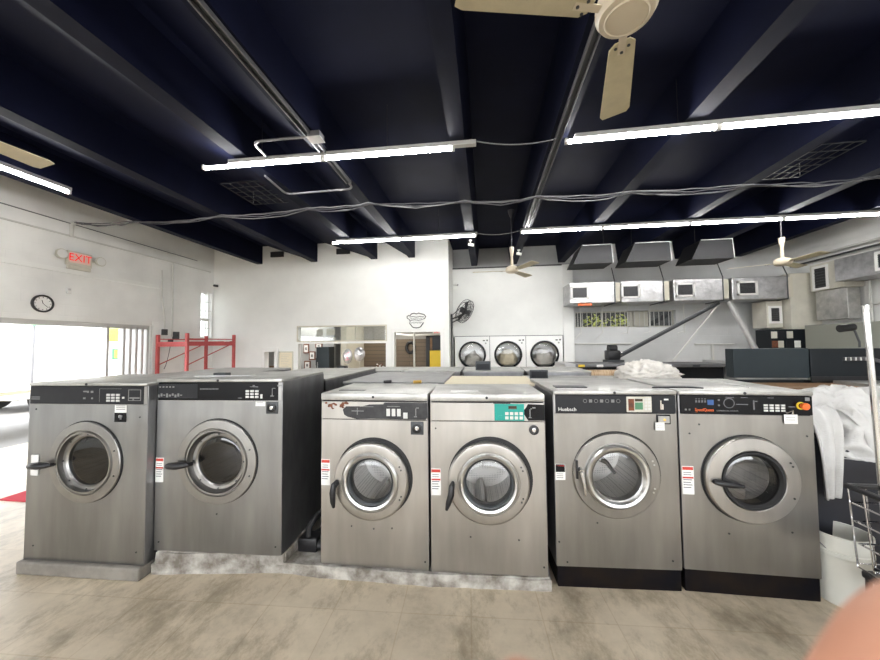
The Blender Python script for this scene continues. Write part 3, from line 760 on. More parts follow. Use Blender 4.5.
# --- washer 6
w6 = .785
t6, zp, zt = base_washer('rightmost steel washer with black panel and orange stop button', (1.655, 2.458, 0), -.3, w6, 1.30, .82, .009, .743, .27, .170, .222, M['steel_c'], panel_h=.125, lid_h=.026, drum='drum', toe=.148)
base_kick(t6, w6, .148, .82); top_lid(t6, w6, 1.30, .82, .026, M['steel_top'])
zc = (zp + zt) / 2
cp = MB(M['panel_black']).box((-.38, -.006, zp + .003), (.386, .006, zt - .004), bev=.003).build('control_panel', None, t6)
q = MB(M['key']); keypad(q, .105, .235, zc - .042, zc + .008, 4, 3, -.010); q.build('keypad', None, cp)
q = MB(M['glyph'])
for k in range(4): q.box((-.29 + .018 * k, -.0078, zc + .012), (-.28 + .018 * k, -.006, zc + .026), M['ink']); q.box((-.29 + .018 * k, -.0078, zc + .034), (-.28 + .018 * k, -.006, zc + .038), M['ink'])
q.box((-.218, -.009, zc - .002), (-.182, -.006, zc + .030), M['blue'])
for (a, b) in ((-.155, .03), (-.155, -.005), (-.355, -.035), (-.332, -.035)): q.box((a, -.0085, zc + b - .005), (a + .010, -.006, zc + b + .005))
q.lathe([(.028, -.0065), (.030, -.008), (.033, -.0065)], (-.09, 0, zc + .01), 'Y', 24, M['ink'])
for (a, b, c, d_) in ((-.05, .02, .0, .006), (-.11, -.06, .045, .049), (-.02, .02, .045, .049), (.05, .058, -.03, .03), (.06, .075, .02, .026), (.135, .17, .045, .049), (.25, .29, -.01, -.006)): q.box((a, -.0078, zc + c), (b, -.006, zc + d_), M['ink'])
q.build('print', None, cp)
text('lettering', 'SpeedQueen', .028, (-.295, -.0065, zc - .036), (R(90), 0, 0), M['orange'], cp, align='LEFT', sx=.78)
text('lettering', 'COMMERCIAL WASHER', .012, (-.165, -.0065, zc - .040), (R(90), 0, 0), M['glyph'], cp, align='LEFT')
e = MB(M['yellow']).lathe([(.024, -.006), (.024, -.012), (.016, -.013)], (.318, 0, zc), 'Y', 24).lathe([(.013, -.012), (.013, -.028), (.021, -.030), (.022, -.042), (.017, -.047), (0, -.048)], (.322, 0, zc), 'Y', 24, M['orange']); e.build('stop_button', None, cp)
MB(M['glyph']).box((.345, -.0085, zc + .03), (.37, -.006, zc + .052)).build('panel_sticker', None, cp)
Rr, rg, cx, cz = .270, .170, .009, .743
gap_ring(t6, cx - .004, cz, .225, Rr + .008)
d = door_ring(t6, [(Rr, -.004), (Rr, -.034), (Rr - .008, -.042), (rg + .018, -.044), (rg + .010, -.036)], cx, cz, M['steel_b'])
MB(M['rubber']).lathe([(rg + .012, -.030), (rg + .008, -.048), (rg - .004, -.048), (rg - .016, -.030), (rg - .016, .05)], (cx, 0, cz), 'Y', 56).build('glass_seal', None, d)
door_glass(d, cx, cz, rg - .012, -.02, -.015, M['glass_mid'])
q = MB(M['black']).tube([(cx - .235, -.06, cz - .012), (cx - .20, -.066, cz - .014), (cx - .13, -.068, cz - .022), (cx - .07, -.062, cz - .030)], [.012, .020, .018, .010], n=12); q.tube([(cx - .225, -.03, cz - .012), (cx - .215, -.064, cz - .013)], .018, n=10); q.build('handle', None, d)
bolts(d, cx, cz, Rr - .03, (-24, 24, 30), -.044)
s = MB(); sticker(s, -.385, -.315, .626, .808); s.build('sticker', None, t6)
s = MB(); sticker(s, .221, .297, 1.097, 1.155, -.009, kind='note'); s.build('note', None, t6)
MB(M['chrome']).tube([(.22, -.03, 1.17), (.262, -.02, 1.185), (.27, -.01, 1.16)], .005, n=8).build('note_clip', None, t6)
screws(t6, [(-.27, 1.08), (-.33, 1.02), (.35, 1.02), (-.12, .39), (.24, .42)])

# things lying on the tops
def flat_bits(name, label, cat, pts, z, m, h=.012):
    return tag(MB(m).prism(pts, 'Z', z, z + h).build(name), label, cat)
def on_top(ex, x, y): return (x, y)
t = thing('remote_control', 'small dark box lying on top of the second washer from left', 'remote control', (-2.1, 2.50, 1.386))
MB(M['dgrey']).box((-.06, -.03, 0), (.05, .03, .022), bev=.004).build('body', None, t)
tag(MB(M['steel_ring']).prism([(-2.26, 2.40), (-1.83, 2.47), (-1.81, 2.50), (-2.20, 2.46)], 'Z', 1.386, 1.392).build('metal_strip'), 'thin bent metal strip lying on the second washer from left', 'strip')
tag(MB(M['panel_grey']).box((.50, 2.56, 1.30), (.72, 2.66, 1.306)).xform(Matrix.Identity(4)).build('rubber_pad'), 'flat dark pad lying on the washer with the square display', 'pad')
tag(MB(M['panel_grey']).prism([(1.16, 2.58), (1.38, 2.60), (1.48, 2.56), (1.44, 2.66), (1.22, 2.66)], 'Z', 1.30, 1.308).build('metal_offcut'), 'dark metal offcut lying where the two right washers meet', 'offcut')
tag(MB(M['paper']).tube([(1.80, 3.15, 1.303), (1.86, 3.0, 1.303), (1.82, 2.86, 1.303), (1.86, 2.74, 1.303), (1.80, 2.62, 1.303)], .004, n=6).build('string'), 'white string curling over the top of the rightmost washer', 'string')

# rear rows (seen over the tops)
def rear_washer(label, x0, x1, y0, y1, h, topm, box=None, name='washing_machine', group='washers standing behind the front row', z0=0.):
    t = thing(name, label, 'washing machine', ((x0 + x1) / 2, y1, z0), PI, group)
    w, d = x1 - x0, y1 - y0; h -= z0
    c = MB(M['steel_side'])
    hw = w / 2 - .004
    c.holed(-hw, hw, .0, h - .15, 0, 0, .6, min(.26, w * .32), M['steel_b'])
    for s in (-1, 1):
        a, b = sorted((s * hw, s * (hw - .012))); c.box((a, 0, 0), (b, d, h - .02))
    c.box((-hw, d - .012, 0), (hw, d, h - .02)); c.box((-hw, 0, 0), (hw, d, .012))
    c.build('cabinet', None, t)
    r0 = min(.26, w * .32)
    MB(M['drum_dark']).lathe([(r0, 0), (r0, .5), (0, .5)], (0, 0, .6), 'Y', 32).build('drum', None, t)
    dd = MB(M['steel_ring']).lathe([(r0 + .03, -.002), (r0 + .03, -.03), (r0 - .05, -.04), (r0 - .06, 0)], (0, 0, .6), 'Y', 40).build('door', None, t)
    door_glass(dd, 0, .6, r0 - .055, -.01, -.02, M['glass_mid'])
    MB(M['panel_black']).box((-hw, -.006, h - .15), (hw, .01, h - .02)).build('control_panel', None, t)
    MB(topm).box((-w / 2, -.01, h - .02), (w / 2, d, h), bev=.004).build('lid', None, t)
    return t
rear_washer('washer behind the second one from left, its steel top continuing the deep side', -2.44, -1.47, 3.0, 4.45, 1.31, M['steel_top'], z0=.085)
rear_washer('washer behind the leftmost one, with a dusty steel top', -3.42, -2.48, 2.92, 4.1, 1.34, M['steel_top'])
rear_washer('washer with the loose grey lid panels, behind the rust spotted one', -1.24, -.42, 3.0, 4.02, 1.235, M['steel_top'], z0=.085)
rear_washer('washer with a cream board top behind the teal keypad one', -.37, .43, 3.0, 3.72, 1.275, M['cream'], z0=.085)
rear_washer('washer behind the one with the square display, level grey top', .46, 1.26, 3.34, 4.4, 1.22, M['steel_top'])
rear_washer('washer carrying the heap of linen behind the two right ones', 1.28, 2.08, 3.34, 4.4, 1.22, M['steel_top'])
for i, (x0, x1, lb) in enumerate(((-1.95, -1.12, 'third row washer below the foil balloons'), (-1.1, -.32, 'third row washer in front of the office doorway'), (-.30, .50, 'third row washer in front of the left dryer'), (.52, 1.32, 'third row washer in front of the right dryers'))):
    rear_washer(lb + ', only its grey top showing', x0, x1, 4.5, 5.3, 1.27, M['steel_top'], group='washers of the third row')
t = thing('lid_panel', 'large loose grey lid panel lying across the washers behind the front pair', 'panel', (-.83, 3.50, 1.24))
MB(M['steel_side']).box((-.46, -.53, .035), (.47, .52, .05), M['lid_grey'], bev=.004).box((-.46, -.52, .018), (.47, -.48, .035), M['dgrey']).build('sheet', None, t)
for x in (-.05, .22):
    b = MB(M['black'] if x < 0 else M['brass']).box((x - .03, -.55, .0), (x + .03, -.49, .036), bev=.006); b.tube([(x - .02, -.54, .05), (x + .05, -.54, .055)], .014, n=8); b.build('hinge', None, t)
for i, (x, y, lb) in enumerate(((-.03, 4.62, 'grey box on the third washer row below the left dryer'), (.60, 4.0, 'grey box behind the cream board top below the middle dryers'))):
    z = 1.27 if i == 0 else 1.22
    t = thing('coin_box', lb, 'box', (x, y, z), 0, None)
    MB(M['dgrey']).box((-.10, -.03, 0), (.10, .03, .12 if i == 0 else .10), bev=.006).build('case', None, t)
    MB(M['panel_grey']).box((-.085, -.034, .015), (.085, -.03, .085)).build('face_plate', None, t)
# drain parts in the gap between washers 2 and 3
t = thing('drain_valve', 'black drain valve lying in the gap between second and third washers', 'valve', (-1.31, 2.50, .083))
v = MB(M['black']).box((-.10, -.06, 0), (.05, .06, .10), bev=.012); v.tube([(-.03, -.02, .10), (-.03, -.02, .17), (.0, .05, .22), (.03, .2, .22)], .025, n=10); v.tube([(.05, -.02, .04), (.08, -.02, .04)], .035, n=12); v.build('body', None, t)
v = MB(M['dgrey']).tube([(-.05, .12, .03), (.02, .35, .03), (-.04, .6, .06), (.02, .85, .1)], .03, n=10); v.build('hose', None, t)

# linen heap and towels
def heap(name, label, cat, loc, sx, sy, sz, seed, m, freq=3.2, amp=.22, group=None, rz=0, sub=5):
    bm = bmesh.new(); bmesh.ops.create_icosphere(bm, subdivisions=sub, radius=1.)
    off = Vector((seed * 7.3, seed * 3.1, seed * 1.7))
    for v in bm.verts:
        p = v.co.copy()
        q = Vector((p.x * 1.2 + .5 * noise.noise(p * 1.7 + off), p.y * 1.2 + .5 * noise.noise(p * 1.7 - off), p.z))
        f = 1 - abs(noise.noise(q * freq + off)) * 1.9
        g_ = 1 - abs(noise.noise(q * freq * 2.1 - off)) * 1.9
        k = 1 + amp * (f - .4) + amp * .45 * (g_ - .4) + .18 * noise.noise(p * 1.1 + off)
        p = p * k
        if p.z < -.15: p.z = -.15 + (p.z + .15) * .1
        v.co = Vector((p.x * sx, p.y * sy, (p.z + .2) * sz))
    zmin = min(v.co.z for v in bm.verts)
    for v in bm.verts: v.co.z -= zmin
    for f in bm.faces: f.smooth = True
    me = bpy.data.meshes.new(name); bm.to_mesh(me); bm.free(); me.materials.append(m)
    o = bpy.data.objects.new(name, me); COL.objects.link(o); o.location = loc; o.rotation_euler.z = rz
    return tag(o, label, cat, group)
def hang(name, label, cat, path, width, dirv, seed, m, amp=.02, nx=22, taper=None):
    """a towel following path (list of points) with a width across dirv"""
    pts = [Vector(p) for p in path]; d = Vector(dirv).normalized(); bm = bmesh.new(); rows = []
    fine = []
    for a, b in zip(pts, pts[1:]):
        for k in range(8): fine.append(a.lerp(b, k / 8))
    fine.append(pts[-1]); n = len(fine)
    sm = [sum((fine[max(0, min(n - 1, i + j))] for j in range(-3, 4)), Vector()) / 7 for i in range(n)]
    for i, p in enumerate(sm):
        tn = (sm[min(i + 1, n - 1)] - sm[max(i - 1, 0)]).normalized(); nn = tn.cross(d).normalized(); row = []
        s = i / (n - 1); wt = width * (1 if taper is None else 1 + (taper - 1) * s)
        for k in range(nx + 1):
            u = k / nx - .5
            row.append(bm.verts.new(p + d * u * wt + nn * amp * (noise.noise(Vector((u * 5 + seed, s * 1.5, seed))) * 1.6 + .6 * math.sin(u * 14 + seed)) ))
        rows.append(row)
    for a, b in zip(rows, rows[1:]):
        for k in range(nx): bm.faces.new((a[k], a[k + 1], b[k + 1], b[k])).smooth = True
    me = bpy.data.meshes.new(name); bm.to_mesh(me); bm.free(); me.materials.append(m)
    o = bpy.data.objects.new(name, me); COL.objects.link(o)
    md = o.modifiers.new('thick', 'SOLIDIFY'); md.thickness = .014; md.offset = 0
    ms = o.modifiers.new('smooth', 'SUBSURF'); ms.levels = 1; ms.render_levels = 1
    return tag(o, label, cat)
heap('linen_heap', 'crumpled heap of off white linen on the rear washer before the long ironer', 'linen', (1.73, 3.92, 1.222), .29, .22, .155, 3, M['linen'], 3.6, .26)
t = thing('laundry_bin', 'dark navy laundry bin beside the rightmost washer, heaped with towels', 'bin', (2.86, 3.05, 0))
b = MB(M['bin'])
for (x0, y0, x1, y1) in ((-.72, -.40, -.70, .5), (.70, -.40, .72, .5), (-.72, -.42, .72, -.40), (-.72, .5, .72, .52)): b.box((x0, y0, .12), (x1, y1, .98))
b.box((-.72, -.42, .10), (.72, .52, .13)); b.build('tub', None, t)
b = MB(M['black'])
b.tube([(-.72, -.42, .985), (.72, -.42, .985), (.72, .52, .985), (-.72, .52, .985), (-.72, -.42, .985)], .018, n=8); b.build('rim', None, t)
for x in (-.6, .6):
    for y in (-.3, .4):
        MB(M['rubber']).lathe([(0, -.02), (.045, -.02), (.05, 0), (.045, .02), (0, .02)], (x, y, .05), 'X', 16).build('caster', None, t)
heap('towel_heap', 'large heap of white towels filling the dark bin', 'towels', (2.90, 3.05, .80), .56, .36, .34, 5, M['towel'], 2.2, .22)
heap('towel', 'crumpled white towel on top of the heap nearest the rightmost washer', 'towel', (2.50, 2.82, .82), .33, .24, .32, 8, M['towel'], 2.6, .25)
heap('towel', 'crumpled white towel on the heap beside the chrome pole', 'towel', (2.88, 2.80, .82), .30, .24, .34, 11, M['towel'], 2.6, .25, rz=.7)
hang('towel', 'white towel hanging pointed down the near side of the bin by the rightmost washer', 'towel', [(2.28, 2.86, 1.16), (2.25, 2.66, 1.15), (2.235, 2.585, 1.05), (2.235, 2.575, .85), (2.225, 2.57, .56)], .24, (1, .12, .08), 2, M['towel'], .012, taper=.42)
hang('towel', 'white towel draped over the bin rim, its corner reaching the wire cart', 'towel', [(2.52, 2.86, 1.18), (2.54, 2.66, 1.12), (2.55, 2.58, 1.02), (2.57, 2.565, .86)], .30, (1, .1, -.25), 6, M['towel'], .02, taper=.8)
# bucket
t = thing('bucket', 'white plastic bucket standing beside the rightmost washer', 'bucket', (2.205, 2.515, 0))
b = MB(M['bucket']).lathe([(0, .0), (.115, .0), (.122, .008), (.132, .30), (.140, .305), (.140, .325), (.134, .33), (.136, .40), (.142, .402), (.142, .425), (.134, .425), (.118, .012), (0, .010)], (0, 0, 0), 'Z', 48)
b.build('pail', None, t)
MB(M['conduit']).tube([(-.142, 0, .38)] + [(-.142 * math.cos(a), -.10 * math.sin(a), .38 - .09 * math.sin(a)) for a in [PI * k / 12 for k in range(1, 12)]] + [(.142, 0, .38)], .003, n=6).build('bail_handle', None, t)
MB(M['conduit']).tube([(-.03, -.02, .02), (.055, -.118, .33)], .004, n=6).build('rod', None, t)
# wire cart with a pole
t = thing('wire_cart', 'wire laundry cart with black rim and tall chrome pole at the right edge', 'cart', (2.385, 1.97, 0))
b = MB(M['black']); X0, X1, Y0, Y1 = -.34, .36, -.34, .30
b.tube([(X0, Y0, .79), (X0, Y1, .79), (X1, Y1, .79), (X1, Y0, .79), (X0, Y0, .79)], .016, n=8); b.build('rim', None, t)
b = MB(M['chrome'])
for k in range(9):
    y = Y0 + (Y1 - Y0) * k / 8; b.tube([(X0, y, .79), (X0 + .03, y, .36), (X1 - .03, y, .36), (X1, y, .79)], .004, n=6)
for k in range(9):
    x = X0 + (X1 - X0) * k / 8; b.tube([(x, Y1, .79), (x, Y1 - .03, .36), (x, Y0 + .03, .36), (x, Y0, .79)], .004, n=6)
for z in (.70, .60, .48):
    f = (.79 - z) / .43 * .03
    b.tube([(X0 + f, Y0 + f, z), (X0 + f, Y1 - f, z), (X1 - f, Y1 - f, z), (X1 - f, Y0 + f, z), (X0 + f, Y0 + f, z)], .005, n=6)
b.build('basket', None, t)
b = MB(M['black']); b.box((X0 + .02, Y0 + .02, .30), (X1 - .02, Y1 - .02, .34), bev=.01)
for x in (X0 + .04, X1 - .04):
    for y in (Y0 + .04, Y1 - .04): b.tube([(x, y, .32), (x, y, .10)], .014, n=8)
b.build('frame', None, t)
for x in (X0 + .04, X1 - .04):
    for y in (Y0 + .04, Y1 - .04): MB(M['rubber']).lathe([(0, -.015), (.046, -.015), (.05, 0), (.046, .015), (0, .015)], (x, y, .05), 'X', 16).build('caster', None, t)
b = MB(M['chrome']).tube([(X0 + .10, .22, .36), (X0 + .07, .21, 1.3), (X0 + .055, .205, 1.80)], .0135, n=14); b.tube([(X0 + .055, .205, 1.79), (X0 + .055, .205, 1.815)], .016, n=12)
b.build('pole', None, t)

# ---------------------------------------------------------------- ceiling fans
def fan(label, loc, rz, first=None):
    t = thing('ceiling_fan', label, 'ceiling fan', loc, rz, 'cream ceiling fans')
    MB(M['fan_hub']).lathe([(0, -.06), (.06, -.058), (.115, -.045), (.13, -.02), (.13, .02), (.12, .05), (.06, .08), (.03, .09), (0, .09)], (0, 0, 0), 'Z', 40).lathe([(.085, -.0535), (.090, -.058), (.095, -.0515)], (0, 0, 0), 'Z', 40).build('motor', None, t)
    MB(M['fan_hub']).tube([(0, 0, .08), (0, 0, .16), (0, 0, .26), (0, 0, .40), (0, 0, .46)], [.03, .028, .022, .045, .05], n=14).build('coupling', None, t)
    MB(M['cable']).tube([(0, 0, .45), (0, 0, ZC - loc[2] - .08)], .010, n=8).build('downrod', None, t)
    MB(M['cable']).lathe([(.02, ZC - loc[2] - .16), (.06, ZC - loc[2] - .05), (.065, ZC - loc[2])], (0, 0, 0), 'Z', 24).build('canopy', None, t)
    for k in range(3):
        b = MB(M['fan'])
        pr = [(.20, -.062), (.17, -.035), (.17, .035), (.20, .062), (.75, .088), (.785, .072), (.785, -.072), (.75, -.088)]
        b.prism(pr, 'Z', -.003, .003)
        b.xform(Matrix.Rotation(R(-9), 4, 'X'))
        b.box((.11, -.018, -.008), (.25, .018, -.002), M['fan_hub'])
        for (x, y) in ((.20, -.03), (.20, .03), (.235, 0)): b.lathe([(.008, -.012), (.008, -.008), (0, -.013)], (x, y, -.0), 'Z', 8, M['dgrey'])
        b.xform(Matrix.Translation((0, 0, -.015)))
        b.xform(Matrix.Rotation(2 * PI * k / 3, 4, 'Z'))
        b.build('blade', None, t)
    return t
f0 = fan('cream ceiling fan overhead, cut by the top edge of the photo', (.665, 1.60, 3.16), R(74))
for loc, a, lb in (((-3.50, 1.46, 3.10), 88, 'cream ceiling fan of which only one blade tip shows above the left wall tube light'),
                   ((.56, 6.9, 3.10), 178, 'cream ceiling fan spinning before the white panel over the dryers'),
                   ((5.55, 7.1, 3.10), 152, 'cream ceiling fan above the slate cabinet, near the foil ducts')):
    dup(f0, loc, R(a), lb.replace('spinning ', 'hanging '))

# ---------------------------------------------------------------- tube lights
def tube_light(label, loc, rz, lengths, over=(0, 0), n0=None):
    t = thing('tube_light', label, 'tube light', loc, rz, 'tube lights on the navy ceiling')
    tot = sum(lengths)
    MB(M['fixture']).box((-over[0], -.035, .02), (tot + over[1], .035, .07), bev=.006).build('housing', None, t)
    x = 0
    for l in lengths:
        MB(M['tube']).tube([(x + .03, 0, 0), (x + l - .03, 0, 0)], .020, n=10).build('tube', None, t)
        MB(M['white']).box((x, -.022, -.022), (x + .03, .022, .03)).build('end_cap', None, t); MB(M['white']).box((x + l - .03, -.022, -.022), (x + l, .022, .03)).build('end_cap', None, t)
        x += l
    for q in (.25 * tot, .75 * tot):
        MB(M['black']).tube([(q, 0, .06), (q, 0, ZC - loc[2])], .003, n=6).build('hanger', None, t)
    return t
tube_light('twin tube light hanging between the two U shaped pipes', (-3.385, 3.66, 3.80), R(.6), (1.54, 1.54), (-.35, .24))
tube_light('long tube light running off the right edge under the top fan', (.89, 3.745, 3.80), R(-1.0), (1.5, 1.5, 1.5), (-.1, 0))
tube_light('short twin tube light in front of the office wall', (-3.20, 6.80, 3.80), R(-.1), (1.53, 1.53), (-.1, .02))
tube_light('longest tube light of four tubes over the right hand dryers', (.72, 6.74, 3.80), R(.0), (1.53, 1.53, 1.53, 1.53), (0, 0))
tube_light('tube light running along the left wall toward the camera', (-5.73, .9, 3.79), R(90), (1.53, 1.53), (0, 0))
tube_light('tube light overhead behind the camera', (-3.3, .60, 3.80), 0, (1.53, 1.53)); tube_light('tube light overhead behind the camera on the right', (.9, .60, 3.80), 0, (1.53, 1.53, 1.53))
tube_light('tube light by the shop front behind the camera', (-3.3, -2.45, 3.80), 0, (1.53, 1.53)); tube_light('tube light by the shop front behind the camera on the right', (.9, -2.45, 3.80), 0, (1.53, 1.53, 1.53))

# ---------------------------------------------------------------- conduits, cables, grilles
CD = lambda nm, label, pts, r, m, cat='pipe', n=8: tag(MB(m).tube(pts, r, n=n).build(nm), label, cat)
def rounded(pts, r=.06, k=4):
    pts = [Vector(p) for p in pts]; out = [pts[0]]
    for a, b, c in zip(pts, pts[1:], pts[2:]):
        u = (a - b).normalized() * min(r, (a - b).length / 2); w_ = (c - b).normalized() * min(r, (c - b).length / 2)
        for i in range(k + 1):
            s = i / k; out.append((b + u) * (1 - s) ** 2 + b * 2 * s * (1 - s) + (b + w_) * s ** 2)
    out.append(pts[-1]); return out
CD('conduit_pipe', 'U shaped pipe above the twin tube light, ending at the junction box', rounded([(-2.54, 3.66, 3.86), (-2.50, 3.34, 3.86), (-1.80, 3.34, 3.86)], .1), .014, M['conduit'])
CD('conduit_pipe', 'U shaped pipe below the twin tube light', rounded([(-2.84, 4.05, 3.86), (-2.88, 4.60, 3.86), (-1.84, 4.58, 3.86), (-1.84, 4.40, 3.872)], .1), .014, M['conduit'])
t = thing('junction_box', 'small metal junction box under the beam beside the upper U shaped pipe', 'junction box', (-1.76, 3.34, 3.82))
MB(M['conduit']).box((-.07, -.06, 0), (.07, .06, .065), bev=.006).build('box', None, t); MB(M['fixture']).box((-.075, -.065, -.006), (.075, .065, 0)).build('cover', None, t)
for x, y0, y1, lb in ((-1.83, .0, 4.4, 'metal channel under the beam beside the upper U shaped pipe'), (.83, 0.2, 6.6, 'metal channel running under the beam beside the top fan')):
    b = MB(M['dgrey'])
    for s in (-.03, .03): b.box((x + s - .006, y0, ZB - .04), (x + s + .006, y1, ZB - .001), M['conduit'])
    b.box((x - .03, y0, ZB - .012), (x + .03, y1, ZB - .001), M['dgrey'])
    tag(b.build('strut_channel'), lb, 'channel')
def sag(a, b, n, s, jit=0, seed=0):
    a, b = Vector(a), Vector(b); out = []
    for i in range(n + 1):
        u = i / n; p = a.lerp(b, u); p.z -= s * 4 * u * (1 - u); p += Vector((0, jit * noise.noise(Vector((u * 9, seed, 0))), jit * .7 * noise.noise(Vector((u * 11, seed, 5))))); out.append(p)
    return out
cab = [(-7.47, 5.25, 3.93), (-6.15, 5.22, 3.86), (-4.45, 5.2, 3.86), (-2.83, 5.1, 3.84), (-1.8, 5.1, 3.86), (-.28, 5.2, 3.84), (.83, 5.2, 3.84), (2.16, 5.22, 3.83), (3.8, 5.25, 3.83), (5.3, 5.25, 3.83), (7.7, 5.25, 3.84)]
b = MB(M['conduit'])
for s in range(4):
    pts = []
    for i, (p, q) in enumerate(zip(cab, cab[1:])):
        sg = sag(p, q, 8, .02 + .022 * ((s * 7 + i * 3) % 4), .03, s * 3.3 + i)
        pts += [v + Vector((0, .014 * (s - 1.5), .008 * ((s * 5) % 3 - 1))) for v in sg[:-1]]
    pts.append(Vector(cab[-1])); b.tube(pts, .0085, n=6, m=M['conduit'] if s % 2 else M['cable'])
tag(b.build('cable_bundle'), 'bundle of grey cables strung across under all the beams', 'cable')
CD('cable', 'thin cable linking the two front tube lights', sag((-.06, 3.66, 3.84), (.80, 3.74, 3.84), 12, .05), .007, M['conduit'], 'cable', 6)
CD('cable', 'thin cable linking the two rear tube lights', sag((-.12, 6.78, 3.84), (.72, 6.74, 3.84), 12, .05), .007, M['conduit'], 'cable', 6)
def grille(label, c, sx, sy, rot):
    t = thing('wire_grille', label, 'grille', c, rot, None)
    b = MB(M['panel_grey'])
    for k in range(7): b.box((-sx / 2 + sx * k / 6 - .006, -sy / 2, -.006), (-sx / 2 + sx * k / 6 + .006, sy / 2, .006))
    for k in range(6): b.box((-sx / 2, -sy / 2 + sy * k / 5 - .006, -.006), (sx / 2, -sy / 2 + sy * k / 5 + .006, .006))
    b.build('wires', None, t)
    for x in (-sx / 2, sx / 2):
        MB(M['conduit']).tube([(x, sy / 2 - .03, 0), (x, sy / 2 - .03, .2)], .006, n=6).build('hanger', None, t)
    return t
grille('wire grille under the ceiling beyond the twin tube light', (-3.45, 4.85, 4.03), .80, .75, 0)
grille('wire grille under the ceiling beyond the long right tube light', (4.25, 5.1, 4.03), .70, .9, 0)
for x, lb in ((-5.62, 'small black vent under the ceiling at the left end of the office wall'), (-3.72, 'small black vent under the ceiling above the transom window')):
    t = thing('wall_vent', lb, 'vent', (x, OY, 4.13))
    MB(M['black']).box((-.19, -.05, -.075), (.19, 0, .075), bev=.012).build('case', None, t)
    s = MB(M['dgrey'])
    for k in range(4): s.box((-.17, -.054, -.05 + .03 * k), (.17, -.05, -.04 + .03 * k))
    s.build('slats', None, t)

# ---------------------------------------------------------------- left wall fittings
XW = XL + .002
t = thing('exit_sign', 'lit red EXIT sign with two emergency lamps on the left wall', 'sign', (XL, 5.36, 3.27))
b = MB(M['ivory']).box((0, -.19, -.13), (.07, .20, .13), bev=.01).build('case', None, t)
MB(M['signface']).box((.07, -.16, -.085), (.074, .17, .105)).build('face', None, t)
text('lettering', 'EXIT', .19, (.0745, .005, .01), (R(90), 0, R(90)), M['redlit'], t, sx=.95)
MB(M['ivory']).box((.0, -.17, -.20), (.05, .20, -.13), bev=.01).build('battery_pack', None, t)
for y in (-.30, .32):
    q = MB(M['ivory']).lathe([(0, -.04), (.05, -.035), (.085, .02), (.09, .05), (.0, .055)], (.06, y, .03), 'X', 24); q.lathe([(0, .056), (.075, .056), (.075, .06), (0, .062)], (.06, y, .03), 'X', 24, M['white'])
    q.tube([(.04, y * .6, .0), (.05, y, .03)], .018, n=8)
    q.build('lamp_head', None, t)
t = thing('wall_clock', 'round black rimmed wall clock on the left wall', 'clock', (XL, 4.88, 2.385))
MB(M['black']).lathe([(0, .0), (.15, 0), (.152, .03), (.142, .042), (.125, .035), (.122, .02)], (0, 0, 0), 'X', 40).build('rim', None, t)
MB(M['paper']).lathe([(.124, .018), (0, .019)], (0, 0, 0), 'X', 40).build('dial', None, t)
b = MB(M['black'])
for k in range(12):
    a = R(30 * k); b.tube([(.022, .096 * math.sin(a), .096 * math.cos(a)), (.022, .114 * math.sin(a), .114 * math.cos(a))], .0042, n=6)
b.build('hour_marks', None, t)
b = MB(M['black']).tube([(.024, 0, 0), (.024, .062 * math.sin(R(-15)), .062 * math.cos(R(-15)))], .004, n=6); b.build('hour_hand', None, t)
b = MB(M['black']).tube([(.027, 0, 0), (.027, .095 * math.sin(R(132)), .095 * math.cos(R(132)))], .003, n=6); b.build('minute_hand', None, t)
t = thing('thermostat', 'small white box on the wall between clock and exit sign', 'thermostat', (XL, 5.245, 2.67))
MB(M['white']).box((0, -.035, -.06), (.03, .035, .06), bev=.006).build('case', None, t); MB(M['fixture']).box((.03, -.02, .0), (.033, .02, .035)).build('window_slot', None, t)
CD('conduit_pipe', 'long conduit running the length of the left wall above the exit sign', [(XL + .03, .6, 3.665), (XL + .03, 8.45, 3.68)], .016, M['conduit_white'])
CD('conduit_pipe', 'thin cable conduit near the top of the left wall', [(XL + .03, .6, 3.93), (XL + .03, 8.0, 3.89)], .009, M['conduit'])
CD('conduit_pipe', 'vertical conduit dropping to the black box near the red rack', [(XL + .03, 7.30, 3.66), (XL + .03, 7.32, 1.86)], .016, M['conduit_white'])
CD('conduit_pipe', 'vertical conduit with a kink beside the black box', rounded([(XL + .03, 7.02, 3.43), (XL + .03, 7.04, 2.7), (XL + .03, 7.12, 2.35), (XL + .03, 7.12, 2.02)], .1), .014, M['conduit_white'])
CD('conduit_pipe', 'short riser from the exit sign conduit to the cable bundle', rounded([(XL + .03, 5.24, 3.66), (XL + .03, 5.24, 3.90), (XL + .12, 5.25, 3.93)], .05), .03, M['conduit_white'])
for y, z, s, lb in ((7.12, 1.97, .07, 'black switch box at the foot of the kinked conduit'), (7.42, 1.90, .09, 'black control box right of the vertical conduit'), (7.28, 1.74, .06, 'small black box just below the vertical conduit')):
    t = thing('switch_box', lb, 'switch box', (XL, y, z))
    MB(M['dgrey']).box((0, -s * .75, -s), (.07, s * .75, s), bev=.008).build('case', None, t); MB(M['black']).tube([(.07, 0, 0), (.09, 0, .01)], .014, n=10).build('toggle', None, t)
CD('cable', 'loose cable trailing from the black box down behind the rack', sag((XL + .04, 7.28, 1.7), (XL + .06, 7.1, 1.1), 8, .1), .006, M['cable'], 'cable', 6)
def camera_dome(label, loc, rz):
    t = thing('security_camera', label, 'security camera', loc, rz)
    MB(M['white']).lathe([(0, 0), (.035, 0), (.035, -.02), (.015, -.03)], (0, 0, 0), 'Y', 16).tube([(0, -.02, 0), (0, -.08, -.02)], .012, n=8).build('bracket', None, t)
    b = MB(M['white'] if 'white' in label else M['black']).tube([(-.05, -.08, -.02), (.07, -.10, -.04)], .033, n=14); b.build('body', None, t)
    MB(M['black']).tube([(.07, -.10, -.04), (.08, -.102, -.042)], .026, n=14).build('lens', None, t)
    return t
